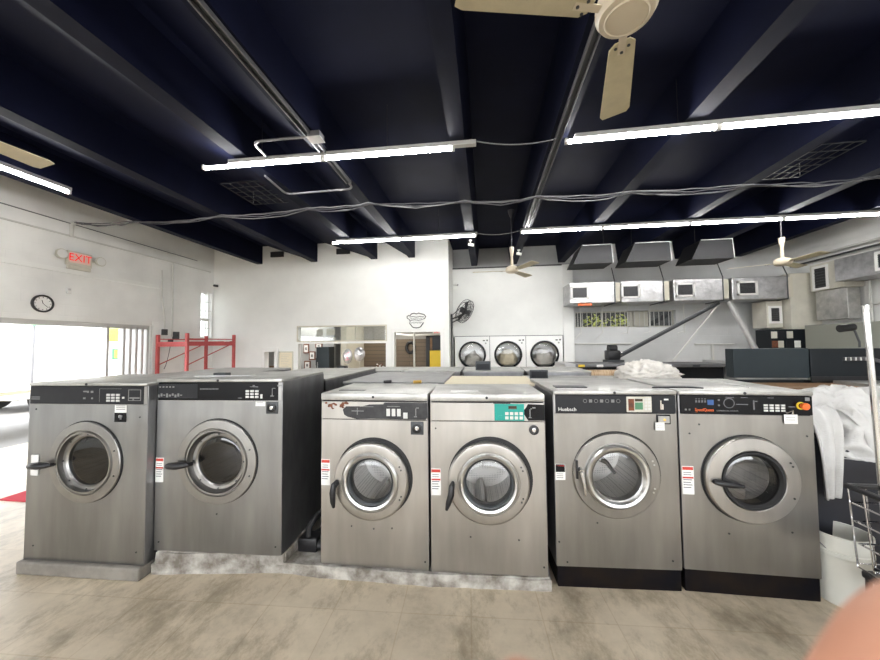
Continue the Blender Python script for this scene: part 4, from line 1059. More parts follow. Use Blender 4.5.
camera_dome('black security camera at the left corner of the office wall', (-7.42, OY, 3.34), 0)
camera_dome('white security camera on the wall beside the black wall fan', (-.82, 9.72, 3.35), 0)
t = camera_dome('white security camera under the beam end of the dryer wall', (.83, 8.2, 3.86), 0); t.rotation_euler = (R(90), 0, 0)
t = camera_dome('white security camera hanging at the end of the short twin tube light', (-.28, 7.3, 3.87), 0); t.rotation_euler = (R(90), 0, 0)
# red rack
t = thing('pallet_rack', 'red steel rack standing in the left back corner', 'rack', (-6.62, 7.25, 0))
for x, y, z in ((-.83, -.35, 1.90), (-.08, -.35, 1.93), (-.68, .85, 1.90), (.12, .85, 1.92)):
    MB(M['redpaint']).box((x - .03, y - .03, 0), (x + .03, y + .03, z), bev=.005).build('upright', None, t)
for a, b, z, h in (((-.83, -.35), (-.08, -.35), 1.68, .11), ((-.83, .85), (.12, .85), 1.70, .11), ((-.68, .85), (.12, .85), 1.02, .05)):
    MB(M['redpaint']).box((a[0], a[1] - .02, z - h / 2), (b[0], b[1] + .02, z + h / 2), bev=.004).build('beam', None, t)
for x0, x1 in ((-.83, -.70), (-.08, .10)):
    MB(M['redpaint']).tube([(x0, -.35, 1.80), (x1, .85, 1.80)], .012, n=6).tube([(x0, -.35, 1.2), (x1, .85, 1.7)], .012, n=6).build('brace', None, t)
bm_ = MB(M['redpaint']).prism([(-.10, -.35), (-.06, -.35), (.14, .85), (.10, .85)], 'Z', 1.64, 1.74); bm_.build('beam', None, t)
MB(M['paper']).box((-.14, .82, 1.64), (.02, .826, 1.76)).build('tag_card', None, t)

# ---------------------------------------------------------------- office wall fittings and interior
t = thing('framed_notice', 'framed cream notice between the small hatch and the counter window', 'notice', (-5.34, OY, 1.20))
MB(M['wood']).box((-.21, -.025, -.27), (.21, 0, .27), M['beige'], bev=.006).build('frame', None, t)
b = MB(M['cream']).box((-.18, -.028, -.24), (.18, -.024, .24))
for k in range(9): b.box((-.14, -.0285, .17 - .045 * k), (.14 - .05 * (k % 3), -.027, .18 - .045 * k), M['beige'])
b.build('print', None, t)
# painted wall logo : a round bundle of washing with a lettering band
lg = MB(M['black']); yy = OY - .004
def stroke(p, r=.011): lg.tube([(x, yy, z) for x, z in p], r, n=6)
cxl, czl = -1.745, 2.245
stroke([(cxl + .17 * math.cos(a) * (1 + .08 * math.cos(6 * a)), czl - .055 + .14 * math.sin(a)) for a in [PI + PI * k / 14 for k in range(15)]], .012)
stroke([(cxl + x, czl + z) for x, z in ((-.24, .06), (-.25, .10), (-.21, .13), (-.17, .12), (-.13, .17), (-.06, .19), (0, .165), (.06, .19), (.13, .165), (.2, .15), (.245, .10), (.22, .05), (.18, .03))], .012)
stroke([(cxl + x, czl + z) for x, z in ((-.24, .06), (-.18, .02), (-.16, -.05))], .010)
stroke([(cxl + x, czl + z) for x, z in ((-.18, .09), (-.1, .1), (0, .085), (.1, .1), (.2, .085))], .008)
stroke([(cxl + x, czl + z) for x, z in ((-.16, -.0), (-.05, .015), (.06, .0), (.17, .02))], .008)
stroke([(cxl - .13 + .02 * k, czl - .06 + (.022 if k % 2 else -.02)) for k in range(14)], .007)
stroke([(cxl - .16 + .024 * k, czl + .045 + (.02 if k % 2 else -.016)) for k in range(14)], .006)
tag(lg.build('wall_emblem'), 'black line emblem painted on the white wall above the office doorway', 'emblem')
# interior
struct('ceiling_office', MB(M['office_grey']).box((XL, OY + .16, 2.75), (-1.06, 10.9, 2.85)))
struct('wall_office_back', MB(M['brown']).box((-4.2, 10.72, 0), (-1.06, 10.78, 1.80)).box((-4.2, 10.73, 1.80), (-1.06, 10.79, 2.75), M['office_grey']))
struct('wall_partition', MB(M['grey_wall']).box((-5.6, 9.55, 0), (-4.42, 9.65, 2.75), M['grey_wall']).box((-4.10, 9.3, 0), (-3.93, 10.75, 2.75), M['beige']))
t = thing('steel_locker', 'dark grey tall cabinet inside the office beside the framed pictures', 'cabinet', (-4.60, 9.35, 0))
MB(M['tealdark']).box((-.19, -.15, 0), (.19, .19, 1.58), bev=.006).build('body', None, t); MB(M['dgrey']).box((.19, -.14, .02), (.195, .18, 1.55)).build('side_panel', None, t); MB(M['chrome']).box((-.15, -.165, .9), (-.135, -.15, 1.15)).build('handle', None, t)
pics = ((-5.28, 1.53, .085, .14, 'tall picture at the upper left'), (-4.88, 1.61, .11, .07, 'small picture at the top beside the cabinet'), (-5.09, 1.32, .10, .13, 'red framed picture in the middle'), (-5.24, 1.04, .10, .13, 'red framed picture lowest on the left'), (-4.88, 1.14, .10, .11, 'dark picture low beside the cabinet'))
for i, (x, z, a, b_, lb) in enumerate(pics):
    t = thing('picture_frame', lb + ' of the office wall', 'picture', (x, 9.55, z), 0, None)
    MB(M['rust'] if i != 4 else M['dgrey']).box((-a, -.03, -b_), (a, 0, b_), bev=.008).build('frame', None, t)
    MB(M['paper'] if i != 4 else M['panel_grey']).box((-a * .68, -.034, -b_ * .74), (a * .68, -.03, b_ * .74)).box((-a * .3, -.036, -b_ * .3), (a * .3, -.033, b_ * .3), M['glyph'] if i != 4 else M['black']).build('print', None, t)
struct('counter_office', MB(M['beige']).box((-5.0, OY - .06, .86), (-2.56, OY + .35, .90)))
def balloon(label, loc, sx, sz, tilt, pm):
    t = thing('foil_balloon', label, 'balloon', loc, 0, None)
    b = MB(M['balloon']).lathe([(0, -1), (.35, -.93), (.7, -.70), (.92, -.38), (1, 0), (.92, .38), (.7, .70), (.35, .93), (0, 1)], (0, 0, 0), 'Z', 32)
    b.xform(Matrix.Diagonal((sx, .075, sz, 1)))
    b.build('envelope', None, t).rotation_euler = (0, tilt, 0)
    b = MB(pm)
    for k in range(7):
        a = random.random() * 2 * PI; rr = random.uniform(.1, .6); x, z = rr * math.cos(a) * sx, rr * math.sin(a) * sz
        q = -.075 * math.sqrt(max(0, 1 - (x / sx) ** 2 - (z / sz) ** 2)) - .002
        b.tube([(x, q - .002, z), (x + .03, q - .002, z + .03), (x + .05, q + .0, z)], .011, n=6)
    b.build('print', None, t)
    MB(M['paper']).tube([(0, 0, -sz), (.01, 0, -sz - .1), (-.02, .0, -sz - .38)], .004, n=5).build('ribbon', None, t)
    return t
balloon('silver foil balloon with pink print, left one at the office window', (-3.52, 8.42, 1.335), .125, .20, .03, M['pink'])
balloon('silver foil balloon with grey print, right one at the office window', (-3.20, 8.40, 1.39), .15, .19, .1, M['ink'])
t = thing('flower_pot', 'small plant with red flowers on the office counter, right end', 'plant', (-2.74, OY + .1, .90))
MB(M['black']).lathe([(0, 0), (.06, 0), (.075, .11), (0, .1)], (0, 0, 0), 'Z', 20).build('pot', None, t)
b = MB(M['pink'])
for k in range(26):
    p = Vector((random.uniform(-.12, .12), random.uniform(-.08, .08), random.uniform(.11, .22))); b.lathe([(0, -.02), (.022, 0), (0, .02)], p, 'Z', 6, M['rust'] if k % 2 else M['paper'])
b.build('flowers', None, t)
t = thing('counter_printer', 'small black device on the office counter by the balloons', 'printer', (-3.80, OY + .15, .90))
MB(M['black']).box((-.12, -.1, 0), (.12, .1, .17), bev=.012).build('body', None, t); MB(M['dgrey']).box((-.1, -.104, .1), (.1, -.1, .15)).build('screen', None, t)
t = thing('wreath', 'dark round wreath on the brown planks seen through the doorway', 'wreath', (-2.37, 10.72, 1.53))
b = MB(M['black']).tube([(.13 * math.cos(2 * PI * k / 20), -.02, .17 * math.sin(2 * PI * k / 20)) for k in range(21)], .045, n=8); b.build('ring', None, t)
CD('pole', 'thin pale pole standing in the middle of the office doorway', [(-2.10, 10.0, 0), (-2.10, 10.0, 2.75)], .03, M['conduit_white'], 'pole', 10)
CD('conduit_pipe', 'white pipe under the office ceiling seen through the doorway', rounded([(-2.9, 10.3, 1.98), (-2.3, 10.3, 1.90), (-1.3, 10.3, 1.94)], .1), .03, M['white'])
t = thing('door_opening', 'black doorway with a yellow panel at the back of the office', 'door', (-1.66, 10.70, 0))
MB(M['black']).box((-.20, -.04, 0), (-.10, .01, 1.90)).box((-.20, -.04, 1.84), (.34, .01, 1.90)).box((-.1, -.01, 1.45), (.34, .0, 1.84), M['panel_grey']).build('frame', None, t)
MB(M['yellow']).box((-.08, -.06, 0), (.30, -.02, 1.43), bev=.01).build('yellow_panel', None, t)
MB(M['wood']).box((-.07, -.03, 1.45), (.0, -.012, 1.84)).build('side_board', None, t)
t = thing('exit_sign', 'tiny red exit sign over the yellow panel at the back of the office', 'sign', (-1.47, 10.66, 1.99))
MB(M['white']).box((-.17, -.02, -.07), (.17, .04, .07), bev=.006).build('case', None, t); text('lettering', 'EXIT', .12, (0, -.022, 0), (R(90), 0, 0), M['redlit'], t)
tag(MB(M['cream']).box((-6.1, 9.0, 0), (-5.55, 9.4, 1.05), M['wood']).box((-5.95, 9.05, 1.05), (-5.72, 9.3, 1.22), M['red']).build('shelf_unit'), 'brown shelf with a red box seen through the small hatch', 'shelf')

# ---------------------------------------------------------------- dryers
def dryer(label, x):
    t = thing('tumble_dryer', label, 'dryer', (x, 9.70, 0), 0, 'white stacked dryers')
    c = MB(M['enamel']); c.holed(-.493, .493, .90, 1.83, 0, 0, 1.315, .33, M['enamel']); c.box((-.493, 0, 0), (.493, .012, .90)); c.box((-.493, .012, 0), (-.48, .8, 1.83)); c.box((.48, .012, 0), (.493, .8, 1.83)); c.box((-.493, .79, 0), (.493, .8, 1.83))
    c.box((-.493, 0, 1.83), (.493, .8, 1.84)); c.build('cabinet', None, t)
    MB(M['drum']).lathe([(.33, 0), (.36, .06), (.36, .6), (0, .62)], (0, 0, 1.315), 'Y', 40).build('drum', None, t)
    d = MB(M['panel_black']).lathe([(.385, -.002), (.385, -.03), (.375, -.04), (.345, -.04), (.335, -.03), (.335, 0)], (0, 0, 1.315), 'Y', 48).build('door', None, t)
    MB(M['chrome']).lathe([(.338, -.03), (.328, -.038), (.318, -.03), (.318, 0)], (0, 0, 1.315), 'Y', 48).build('bezel', None, d)
    door_glass(d, 0, 1.315, .322, -.01, -.03, M['glass_clear'])
    MB(M['steel_ring']).box((.36, -.03, 1.62), (.40, 0, 1.66)).box((.30, -.01, 1.70), (.36, 0, 1.73), M['dgrey']).box((.40, -.01, 1.70), (.44, 0, 1.74), M['dgrey']).build('latch', None, t)
    MB(M['dgrey']).box((-.493, -.004, 1.835), (.493, .01, 1.85)).build('top_seam', None, t)
    MB(M['dgrey']).box((.486, -.003, 0), (.497, .01, 1.84)).build('side_seam', None, t)
    return t
for x, lb in ((-.36, 'leftmost of the three white dryers, next to the office corner'), (.635, 'middle one of the three white dryers'), (1.625, 'rightmost of the three white dryers, next to the ironer')): dryer(lb, x)
heap('laundry', 'white and blue washing tumbling inside the leftmost dryer', 'laundry', (-.36, 10.02, 1.0), .24, .2, .30, 21, M['linen'], 3, .3, sub=4)['label'] = 'white washing inside the leftmost dryer'
heap('laundry', 'pale cloth bundle inside the middle dryer', 'laundry', (.635, 10.02, 1.0), .26, .2, .34, 24, M['cream'], 3, .3, sub=4)
heap('laundry', 'pale striped cloth inside the rightmost dryer', 'laundry', (1.625, 10.02, 1.0), .26, .2, .34, 27, M['linen'], 3, .3, sub=4)['label'] = 'pale cloth inside the rightmost dryer'
# black wall fan
t = thing('wall_fan', 'black wall fan tilted over the leftmost dryer', 'fan', (-.9, 9.1, 2.30))
b = MB(M['black']).box((0, -.05, -.28), (.04, .05, .13), bev=.006); b.tube([(.02, 0, .0), (.2, -.05, .06), (.40, -.1, .16)], .02, n=8); b.tube([(.02, 0, .09), (.3, -.05, .32)], .01, n=6); b.tube([(.02, 0, -.1), (.25, -.06, .0)], .014, n=6); b.build('bracket', None, t)
g = MB(M['dgrey'])
for rr, y in ((.32, 0), (.32, .1), (.24, -.04), (.16, -.055), (.08, -.06), (.22, .14)): g.tube([(rr * math.cos(2 * PI * k / 28), y, rr * math.sin(2 * PI * k / 28)) for k in range(29)], .007, n=5)
for k in range(24):
    a = 2 * PI * k / 24; c_, s_ = math.cos(a), math.sin(a); g.tube([(.05 * c_, -.06, .05 * s_), (.24 * c_, -.04, .24 * s_), (.32 * c_, 0, .32 * s_), (.32 * c_, .1, .32 * s_), (.2 * c_, .15, .2 * s_)], .004, n=4)
mx_ = Matrix.Translation((.42, -.12, .17)) @ Matrix.Rotation(R(63), 4, 'Z') @ Matrix.Rotation(R(28), 4, 'X') 
g.xform(mx_); g.build('guard', None, t)
m_ = MB(M['black']).lathe([(0, .0), (.07, 0), (.08, .16), (0, .19)], (0, 0, 0), 'Y', 20)
for k in range(3):
    q = MB(M['black'])
m_.xform(mx_); m_.build('motor', None, t)
for k in range(3):
    q = MB(M['black']).prism([(.05, -.03), (.28, -.12), (.30, .05), (.06, .04)], 'Y', .03, .036); q.xform(mx_ @ Matrix.Rotation(2 * PI * k / 3, 4, 'Y')); q.build('blade', None, t)
tag(MB(M['black']).box((-.895, 9.02, .0), (-.86, 9.10, 2.2)).build('cable_duct'), 'black vertical duct running down below the wall fan', 'cable duct')

# ---------------------------------------------------------------- ducts and back equipment
def duct(label, x0, x1, vx):
    t = thing('air_duct', label, 'duct', ((x0 + x1) / 2, 9.25, 2.62), 0, None)
    h = (x1 - x0) / 2
    MB(M['foil']).box((-h, -.35, 0), (h, .40, .53), bev=.015).build('casing', None, t)
    v = vx - (x0 + x1) / 2
    f = MB(M['white'])
    for (a, b, c, d) in ((-.22, -.17, .10, .43), (.17, .22, .10, .43), (-.22, .22, .10, .14), (-.22, .22, .39, .43)): f.box((v + a, -.375, c), (v + b, -.35, d))
    vf = f.build('vent', None, t)
    s = MB(M['black']).box((v - .17, -.356, .14), (v + .17, -.352, .39))
    for k in range(8): s.box((v - .17, -.366, .15 + .03 * k), (v + .17, -.356, .156 + .03 * k), M['dgrey'])
    s.build('slats', None, vf)
    b = MB(M['dgrey']).tube([(h - .03, -.36, -.01), (h - .03, -.36, .55), (h - .03, -.2, .9)], .012, n=6); b.tube([(h - .03, -.36, -.01), (h - .10, .2, -.03)], .012, n=6); b.build('strap', None, t)
    MB(M['beige']).box((h + .0, -.31, .03), (h + .12, .36, .50)).build('connector', None, t)
    return t
duct('foil wrapped duct nearest the dryer wall, first of the row of four', 2.14, 3.24, 2.38)
duct('second foil wrapped duct from the dryer wall', 3.37, 4.37, 3.58)
duct('third foil wrapped duct from the dryer wall', 4.57, 5.69, 4.82)
duct('foil wrapped duct farthest from the dryer wall, in the corner', 5.86, 7.06, 6.18)
tag(MB(M['orange']).box((2.35, 8.92, 2.56), (2.68, 9.0, 2.615)).build('warning_strip'), 'faded orange strip under the first foil duct', 'strip')
for i, (x, w_) in enumerate(((2.45, .86), (3.62, .95), (4.92, .85))):
    t = thing('ceiling_hood', ('dark sheet metal hood above the first foil duct', 'dark sheet metal hood above the second foil duct', 'dark sheet metal hood above the third foil duct')[i], 'hood', (x, 8.3, 3.42))
    b = MB(M['hood']).prism([(-w_ / 2, .0), (w_ / 2, .0), (w_ / 2 - .03, .42), (-w_ / 2 + .2, .42)], 'Y', -.3, .35); b.build('shell', None, t)
    b = MB(M['fixture']).tube([(-w_ / 2 + .2, -.3, .42), (w_ / 2 - .03, -.3, .42), (w_ / 2, -.3, 0)], .010, n=6); b.build('edge_trim', None, t)
    MB(M['black']).tube([(-w_ / 2 + .25, .0, .42), (-w_ / 2 + .25, .0, .9)], .006, n=6).build('hanger', None, t); MB(M['black']).tube([(w_ / 2 - .1, .0, .42), (w_ / 2 - .1, .0, .9)], .006, n=6).build('hanger', None, t)
for i, x in enumerate((2.55, 3.10, 3.73, 4.28, 5.1)):
    b = MB(M['conduit_white']).tube([(x, 9.5, 2.62), (x, 9.5, 1.86 + .05 * (i % 2))], .012, n=6); b.tube([(x, 9.5, 1.90), (x - .16, 9.5, 1.72 if i < 2 else 1.86)], .010, n=6)
    tag(b.build('hanger_rod'), 'thin rod hanging from the foil ducts in front of the barred window', 'rod', 'rods hanging below the ducts')
CD('wall_pipe', 'white pipe running along the back wall below the left half of the window', [(2.45, 9.9, 1.60), (3.95, 9.9, 1.595)], .022, M['conduit_white'])
CD('wall_pipe', 'white drop pipe behind the black motor', [(3.46, 9.9, 1.59), (3.46, 9.9, .9)], .022, M['conduit_white'])
CD('wall_pipe', 'white pipe on the back wall under the steel flue', [(5.55, 9.9, 1.56), (6.5, 9.9, 1.555)], .022, M['conduit_white'])
CD('wall_pipe', 'white upright pipe on the back wall between flue and cabinet', [(5.98, 9.9, 1.56), (5.98, 9.9, .9)], .03, M['conduit_white'])
CD('flue_pipe', 'long dark double pipe slanting up from the black motor to the ducts', [(3.38, 9.2, 1.27), (5.74, 9.2, 2.58)], .045, M['dgrey'])
CD('flue_pipe', 'pale pipe lying on top of the dark slanting pipe', [(3.45, 9.12, 1.38), (5.70, 9.12, 2.61)], .018, M['conduit'])
CD('flue_pipe', 'thin pale pipe slanting steeply below the dark one', [(4.62, 9.2, 1.13), (5.75, 9.2, 2.56)], .02, M['conduit_white'])
CD('flue_pipe', 'bright steel flue slanting from the last duct down behind the slate cabinet', [(5.97, 9.2, 2.62), (6.55, 9.2, 1.35)], .06, M['fixture'])
t = thing('motor', 'black motor on top of the ironer at the foot of the slanting pipe', 'motor', (3.22, 9.15, 1.13))
MB(M['black']).box((-.17, -.15, .06), (.13, .15, .30), bev=.03).lathe([(0, -.1), (.1, -.1), (.1, .1), (0, .1)], (-.02, 0, .34), 'X', 16).build('housing', None, t); MB(M['dgrey']).box((-.2, -.17, 0), (.2, .17, .06)).build('foot', None, t); MB(M['chrome']).tube([(.10, 0, .2), (.20, 0, .22)], .05, n=12).build('outlet', None, t)
t = thing('flatwork_ironer', 'long grey flatwork ironer with a tan roll along the back wall', 'ironer', (3.2, 7.0, 0))
MB(M['fixture']).box((-1.64, .0, 0), (-1.44, 1.0, 1.21), bev=.01).build('end_housing', None, t); MB(M['fixture']).box((1.42, 0, 0), (1.62, 1.0, 1.24), bev=.01).build('end_housing', None, t)
MB(M['conduit']).box((-1.44, .12, 1.14), (1.42, .95, 1.20), bev=.01).box((-1.44, .35, .6), (1.42, .95, 1.14), M['panel_grey']).box((-1.44, .05, .0), (1.42, .95, .80), M['dgrey']).build('body', None, t)
MB(M['roll']).lathe([(0, -1.43), (.11, -1.43), (.11, .15), (0, .15)], (0, .15, .98), 'X', 28).build('roll', None, t)
MB(M['steel_bright']).tube([(-1.44, .06, .83), (1.42, .06, .83)], .025, n=10).build('feed_bar', None, t)
b = MB(M['black'])
b.lathe([(.025, -.005), (.025, 0)], (-1.54, 0, 1.08), 'Y', 12); b.box((-1.60, -.006, .95), (-1.48, 0, 1.16), M['ivory']); b.lathe([(.03, -.02), (.03, -.006), (0, -.022)], (-1.54, 0, 1.10), 'Y', 14); b.build('switch_plate', None, t)
b = MB(M['brass'])
for k, x in enumerate((-1.3, -.95, -.55, -.2, .3, .8)): b.box((x - .06, .10, 1.145), (x + .06, .118, 1.19), (M['yellow'], M['paper'], M['dgrey'])[k % 3])
b.build('labels', None, t)
# slate cabinet with fittings
t = thing('slate_cabinet', 'long slate coloured machine hood behind the towels on the right', 'machine', (2.94, 4.5, 0))
MB(M['tealdark']).box((0, 0, 1.19), (.80, .14, 1.535), bev=.006).box((.02, .05, 0), (.78, .13, 1.16), M['tealdark2']).build('hood', None, t)
MB(M['tealdark2']).box((.805, -.01, 1.20), (2.6, .14, 1.53), bev=.006).box((.80, .05, 0), (2.6, .13, 1.16)).build('side_hood', None, t)
MB(M['black']).box((.80, -.02, 1.15), (2.6, .0, 1.21)).build('lower_rail', None, t)
b = MB(M['conduit'])
for k, dz in enumerate((0, .02)):
    b.tube([(1.12, -.03, 1.40 + dz), (1.35, -.04, 1.405 + dz), (1.48, -.05, 1.37 + dz), (1.60, -.05, 1.28 + dz), (1.64, -.05, 1.21)], .012, n=8)
for k in range(5): b.box((1.12 + .05 * k, -.05, 1.395), (1.135 + .05 * k, -.01, 1.43), M['chrome'])
b.build('hoses', None, t)
b = MB(M['brass']).lathe([(0, -.06), (.04, -.06), (.04, -.02), (.06, -.02), (.06, .0)], (1.62, 0, 1.45), 'Y', 16); b.box((1.58, -.06, 1.42), (1.68, -.02, 1.48)); b.build('fitting', None, t)
MB(M['fixture']).box((1.74, -.06, 1.40), (1.87, 0, 1.49), bev=.006).build('valve_box', None, t)
tag(MB(M['wood']).box((2.9, 3.98, 1.10), (6.2, 4.46, 1.14)).box((2.95, 4.05, 0), (3.03, 4.13, 1.10)).box((6.0, 4.05, 0), (6.08, 4.13, 1.10)).box((2.95, 4.35, 0), (3.03, 4.43, 1.10)).box((6.0, 4.35, 0), (6.08, 4.43, 1.10)).build('work_table'), 'brown wooden table top in front of the slate machine', 'table')
t = thing('steel_sheet', 'pale steel tray lying on the wooden table behind the chrome pole', 'tray', (4.3, 4.2, 1.14)); MB(M['steel_top']).box((-.42, -.18, 0), (1.0, .2, .035), bev=.004).build('tray', None, t)
# right wall equipment
def box_thing(name, label, cat, a, b, m, extra=None, bev=.01):
    t = thing(name, label, cat, ((a[0] + b[0]) / 2, (a[1] + b[1]) / 2, a[2]))
    o = Vector(t.location); q = MB(m).box(Vector(a) - o, Vector(b) - o, bev=bev); q.build('casing', None, t); return t, o
def wall_vent(t, o, x, y0, y1, z0, z1, face='X'):
    f = MB(M['white'])
    if face == 'X':
        f.box((x - .02, y0 - .05, z0 - .05), (x, y1 + .05, z0)).box((x - .02, y0 - .05, z1), (x, y1 + .05, z1 + .05)).box((x - .02, y0 - .05, z0), (x, y0, z1)).box((x - .02, y1, z0), (x, y1 + .05, z1))
    else:
        f.box((y0 - .05, x - .02, z0 - .05), (y1 + .05, x, z0)).box((y0 - .05, x - .02, z1), (y1 + .05, x, z1 + .05)).box((y0 - .05, x - .02, z0), (y0, x, z1)).box((y1, x - .02, z0), (y1 + .05, x, z1))
    f.xform(Matrix.Translation(-o)); vf = f.build('vent', None, t)
    s = MB(M['black'])
    if face == 'X': s.box((x - .006, y0, z0), (x, y1, z1))
    else: s.box((y0, x - .006, z0), (y1, x, z1))
    n = 7
    for k in range(n):
        z = z0 + (z1 - z0) * (k + .5) / n
        if face == 'X': s.box((x - .014, y0, z - .006), (x - .006, y1, z + .006), M['dgrey'])
        else: s.box((y0, x - .014, z - .006), (y1, x - .006, z + .006), M['dgrey'])
    s.xform(Matrix.Translation(-o)); s.build('slats', None, vf)
t, o = box_thing('air_duct', 'ivory drop duct in the back right corner with a small vent', 'duct', (6.75, 9.15, 1.95), (7.10, 9.6, 2.60), M['ivory']); wall_vent(t, o, 9.15, 6.84, 7.02, 2.10, 2.42, 'Y')
t, o = box_thing('air_duct', 'tall ivory duct standing in the back right corner', 'duct', (7.14, 8.98, 1.90), (7.78, 9.6, 3.22), M['ivory'])
t, o = box_thing('air_duct', 'ivory duct with a vent high on the right wall', 'duct', (7.42, 8.05, 2.74), (7.78, 8.80, 3.34), M['ivory']); wall_vent(t, o, 7.42, 8.42, 8.68, 2.80, 3.24)
t, o = box_thing('steel_plate', 'bare steel panel below the vented duct on the right wall', 'panel', (7.46, 8.06, 2.08), (7.70, 8.74, 2.73), M['steel_top'])
t, o = box_thing('air_duct', 'foil wrapped duct high on the right wall, running off the edge', 'duct', (7.20, 5.6, 2.84), (7.76, 8.0, 3.30), M['foil']); wall_vent(t, o, 7.20, 6.95, 7.2, 2.95, 3.2)
t = thing('electrical_cabinet', 'dark electrical cabinet with stickers in the back right corner', 'electrical cabinet', (7.2, 9.0, 1.05))
MB(M['tealdark2']).box((-.5, 0, 0), (.5, .45, .85), bev=.01).build('casing', None, t)
for k, (x, z, m) in enumerate(((-.43, .72, 'ivory'), (-.28, .72, 'panel_grey'), (-.10, .72, 'ivory'), (-.30, .50, 'ivory'), (-.42, .5, 'rust'), (-.12, .5, 'panel_grey'), (.05, .5, 'paper'))): MB(M[m]).box((x - .06, -.02, z - .08), (x + .06, 0, z + .08), bev=.004).build('switch_plate', None, t)
tag(MB(M['greengrey']).box((7.30, 6.6, 0), (7.38, 8.85, 1.98), bev=.006).build('partition_panel'), 'sage grey partition panel below the right wall ducts', 'panel')
CD('wall_pipe', 'long pale pipe along the top of the right wall', [(7.7, 4.5, 3.62), (7.7, 9.6, 3.62)], .03, M['conduit_white']); CD('wall_pipe', 'dark pipe below the pale one on the right wall', [(7.68, 4.5, 3.50), (7.68, 9.6, 3.50)], .022, M['dgrey'])
CD('wall_pipe', 'upright pale pipe on the right wall beside the foil duct', [(7.72, 7.9, 0), (7.72, 7.9, 2.82)], .025, M['conduit_white'])
CD('wall_pipe', 'level pale pipe crossing the right wall behind the chrome pole', [(7.72, 6.4, 2.35), (7.72, 7.9, 2.35)], .02, M['conduit_white'])
t = thing('spot_lamp', 'black spot lamp at the right edge beside the chrome pole', 'lamp', (4.72, 5.2, 1.60)); MB(M['black']).tube([(-.02, 0, .18), (.14, 0, .20)], .05, n=14).build('head', None, t); MB(M['dgrey']).tube([(.14, 0, .20), (.2, 0, 0), (.2, 0, -.07)], .012, n=8).build('arm', None, t)

# ---------------------------------------------------------------- camera
f_px = 340.
d = Vector(((485 - 440) / f_px, (344 - 330) / f_px, 1)).normalized()
u = Vector((-82 / f_px, -8530 / f_px, 1)); u = (u - d * u.dot(d)).normalized()
r_ = d.cross(u)
if r_.x < 0: r_ = -r_
R3 = Matrix((r_, d, u))
rot = Matrix((R3 @ Vector((1, 0, 0)), R3 @ Vector((0, -1, 0)), R3 @ Vector((0, 0, -1)))).transposed()
cd = bpy.data.cameras.new('camera'); cam = bpy.data.objects.new('camera', cd); COL.objects.link(cam)
cd.sensor_fit = 'HORIZONTAL'; cd.sensor_width = 36; cd.lens = f_px / 880 * 36; cd.clip_start = .01
cam.matrix_world = Matrix.Translation((0, 0, 1.62)) @ rot.to_4x4()
cd.dof.use_dof = True; cd.dof.focus_distance = 3.5; cd.dof.aperture_fstop = 5.
sc.camera = cam
def cam_pt(x, y, dep):   # a place in front of the phone, used for the photographer's hand
    return Vector((0, 0, 1.62)) + R3 @ (Vector(((x - 440) / f_px, (y - 330) / f_px, 1)) * dep)

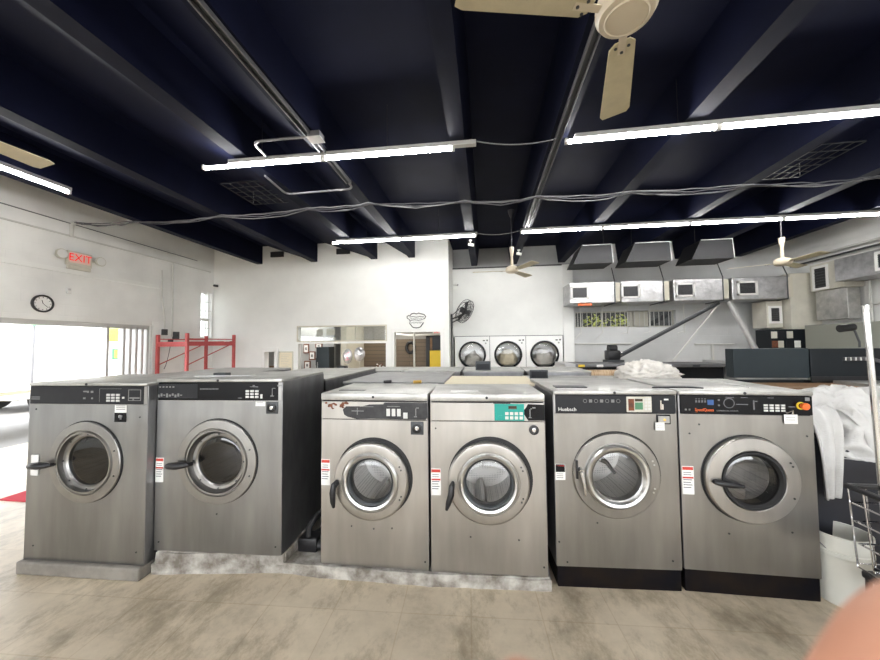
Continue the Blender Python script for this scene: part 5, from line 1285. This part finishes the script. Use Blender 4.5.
# photographer's hand: one continuous skin
def hand():
    P = []; E = []; Rd = []
    def v(p, r): P.append(tuple(p)); Rd.append(r); return len(P) - 1
    C0 = Vector((0, 0, 1.62))
    wrist = v(C0 + Vector((.105, .02, -.20)), .026)
    arm = v(C0 + Vector((.15, -.10, -.32)), .036); arm2 = v(C0 + Vector((.18, -.24, -.42)), .045); E += [(wrist, arm), (arm, arm2)]
    palm = v(cam_pt(800, 1010, .088), .024); E.append((wrist, palm)); palm2 = v(cam_pt(760, 860, .086), .018); E.append((palm, palm2))
    def chain(root, pts):
        prev = root
        for p, r in pts:
            k = v(p, r); E.append((prev, k)); prev = k
    # index finger rising at the lower right corner
    chain(palm2, [(cam_pt(850, 745, .082), .0125), (cam_pt(898, 664, .078), .0115), (cam_pt(918, 634, .076), .0105), (cam_pt(980, 600, .076), .0095)])
    # middle finger whose tip just shows at the bottom edge
    chain(palm2, [(cam_pt(660, 790, .085), .010), (cam_pt(556, 718, .084), .0095), (cam_pt(497, 681, .084), .0065)])
    chain(palm2, [(cam_pt(640, 880, .09), .010), (cam_pt(540, 850, .092), .009), (cam_pt(470, 800, .092), .0075)])
    chain(palm, [(cam_pt(680, 1000, .095), .010), (cam_pt(570, 980, .098), .0085), (cam_pt(510, 930, .098), .007)])
    chain(palm, [(cam_pt(960, 960, .075), .0125), (cam_pt(1040, 880, .070), .011), (cam_pt(1080, 800, .068), .009)])
    me = bpy.data.meshes.new('person'); me.from_pydata(P, E, []); o = bpy.data.objects.new('person', me); COL.objects.link(o)
    md = o.modifiers.new('skin', 'SKIN'); md.use_smooth_shade = True
    for i, sv in enumerate(me.skin_vertices[0].data): sv.radius = (Rd[i], Rd[i]); sv.use_root = (i == 0)
    ss = o.modifiers.new('sub', 'SUBSURF'); ss.levels = 2; ss.render_levels = 2
    me.materials.append(M['skin'])
    dg = bpy.context.evaluated_depsgraph_get(); dg.update()
    nm = bpy.data.meshes.new_from_object(o.evaluated_get(dg))
    o.modifiers.clear(); o.data = nm
    if not nm.materials: nm.materials.append(M['skin'])
    for p in nm.polygons: p.use_smooth = True
    tag(o, 'person holding the camera, only blurred fingers showing at the bottom right corner', 'person')
hand()

# ---------------------------------------------------------------- light
wd = bpy.data.worlds.new('sky'); sc.world = wd; wd.use_nodes = True
bg = wd.node_tree.nodes['Background']; bg.inputs[0].default_value = (.93, .96, 1.0, 1); bg.inputs[1].default_value = 4.3
def sun(name, e, az, el, col):
    l = bpy.data.lights.new(name, 'SUN'); l.energy = e; l.angle = R(.6); l.color = col
    o = bpy.data.objects.new(name, l); COL.objects.link(o); o.rotation_euler = (R(90 - el), 0, R(az)); return o
sun('sun', 4., 60, 52, (1, .95, .86))
for x in (-4.9, -2.8):
    l = bpy.data.lights.new('office_lamp', 'AREA'); l.energy = 16; l.size = .6; l.color = (1, .95, .88)
    o = bpy.data.objects.new('office_lamp', l); COL.objects.link(o); o.location = (x if x > -4 else -5.2, 9.2 if x < -4 else 9.8, 2.72)
vs = sc.view_settings; vs.view_transform = 'Standard'; vs.look = 'None'; vs.gamma = 1; vs.use_curve_mapping = False; vs.exposure = 1.05
sc.cycles.max_bounces = 8; sc.cycles.diffuse_bounces = 4; sc.cycles.glossy_bounces = 4; sc.cycles.transparent_max_bounces = 12
sc.cycles.sample_clamp_indirect = 8; sc.cycles.caustics_reflective = False; sc.cycles.caustics_refractive = False
sc.cycles.use_denoising = True
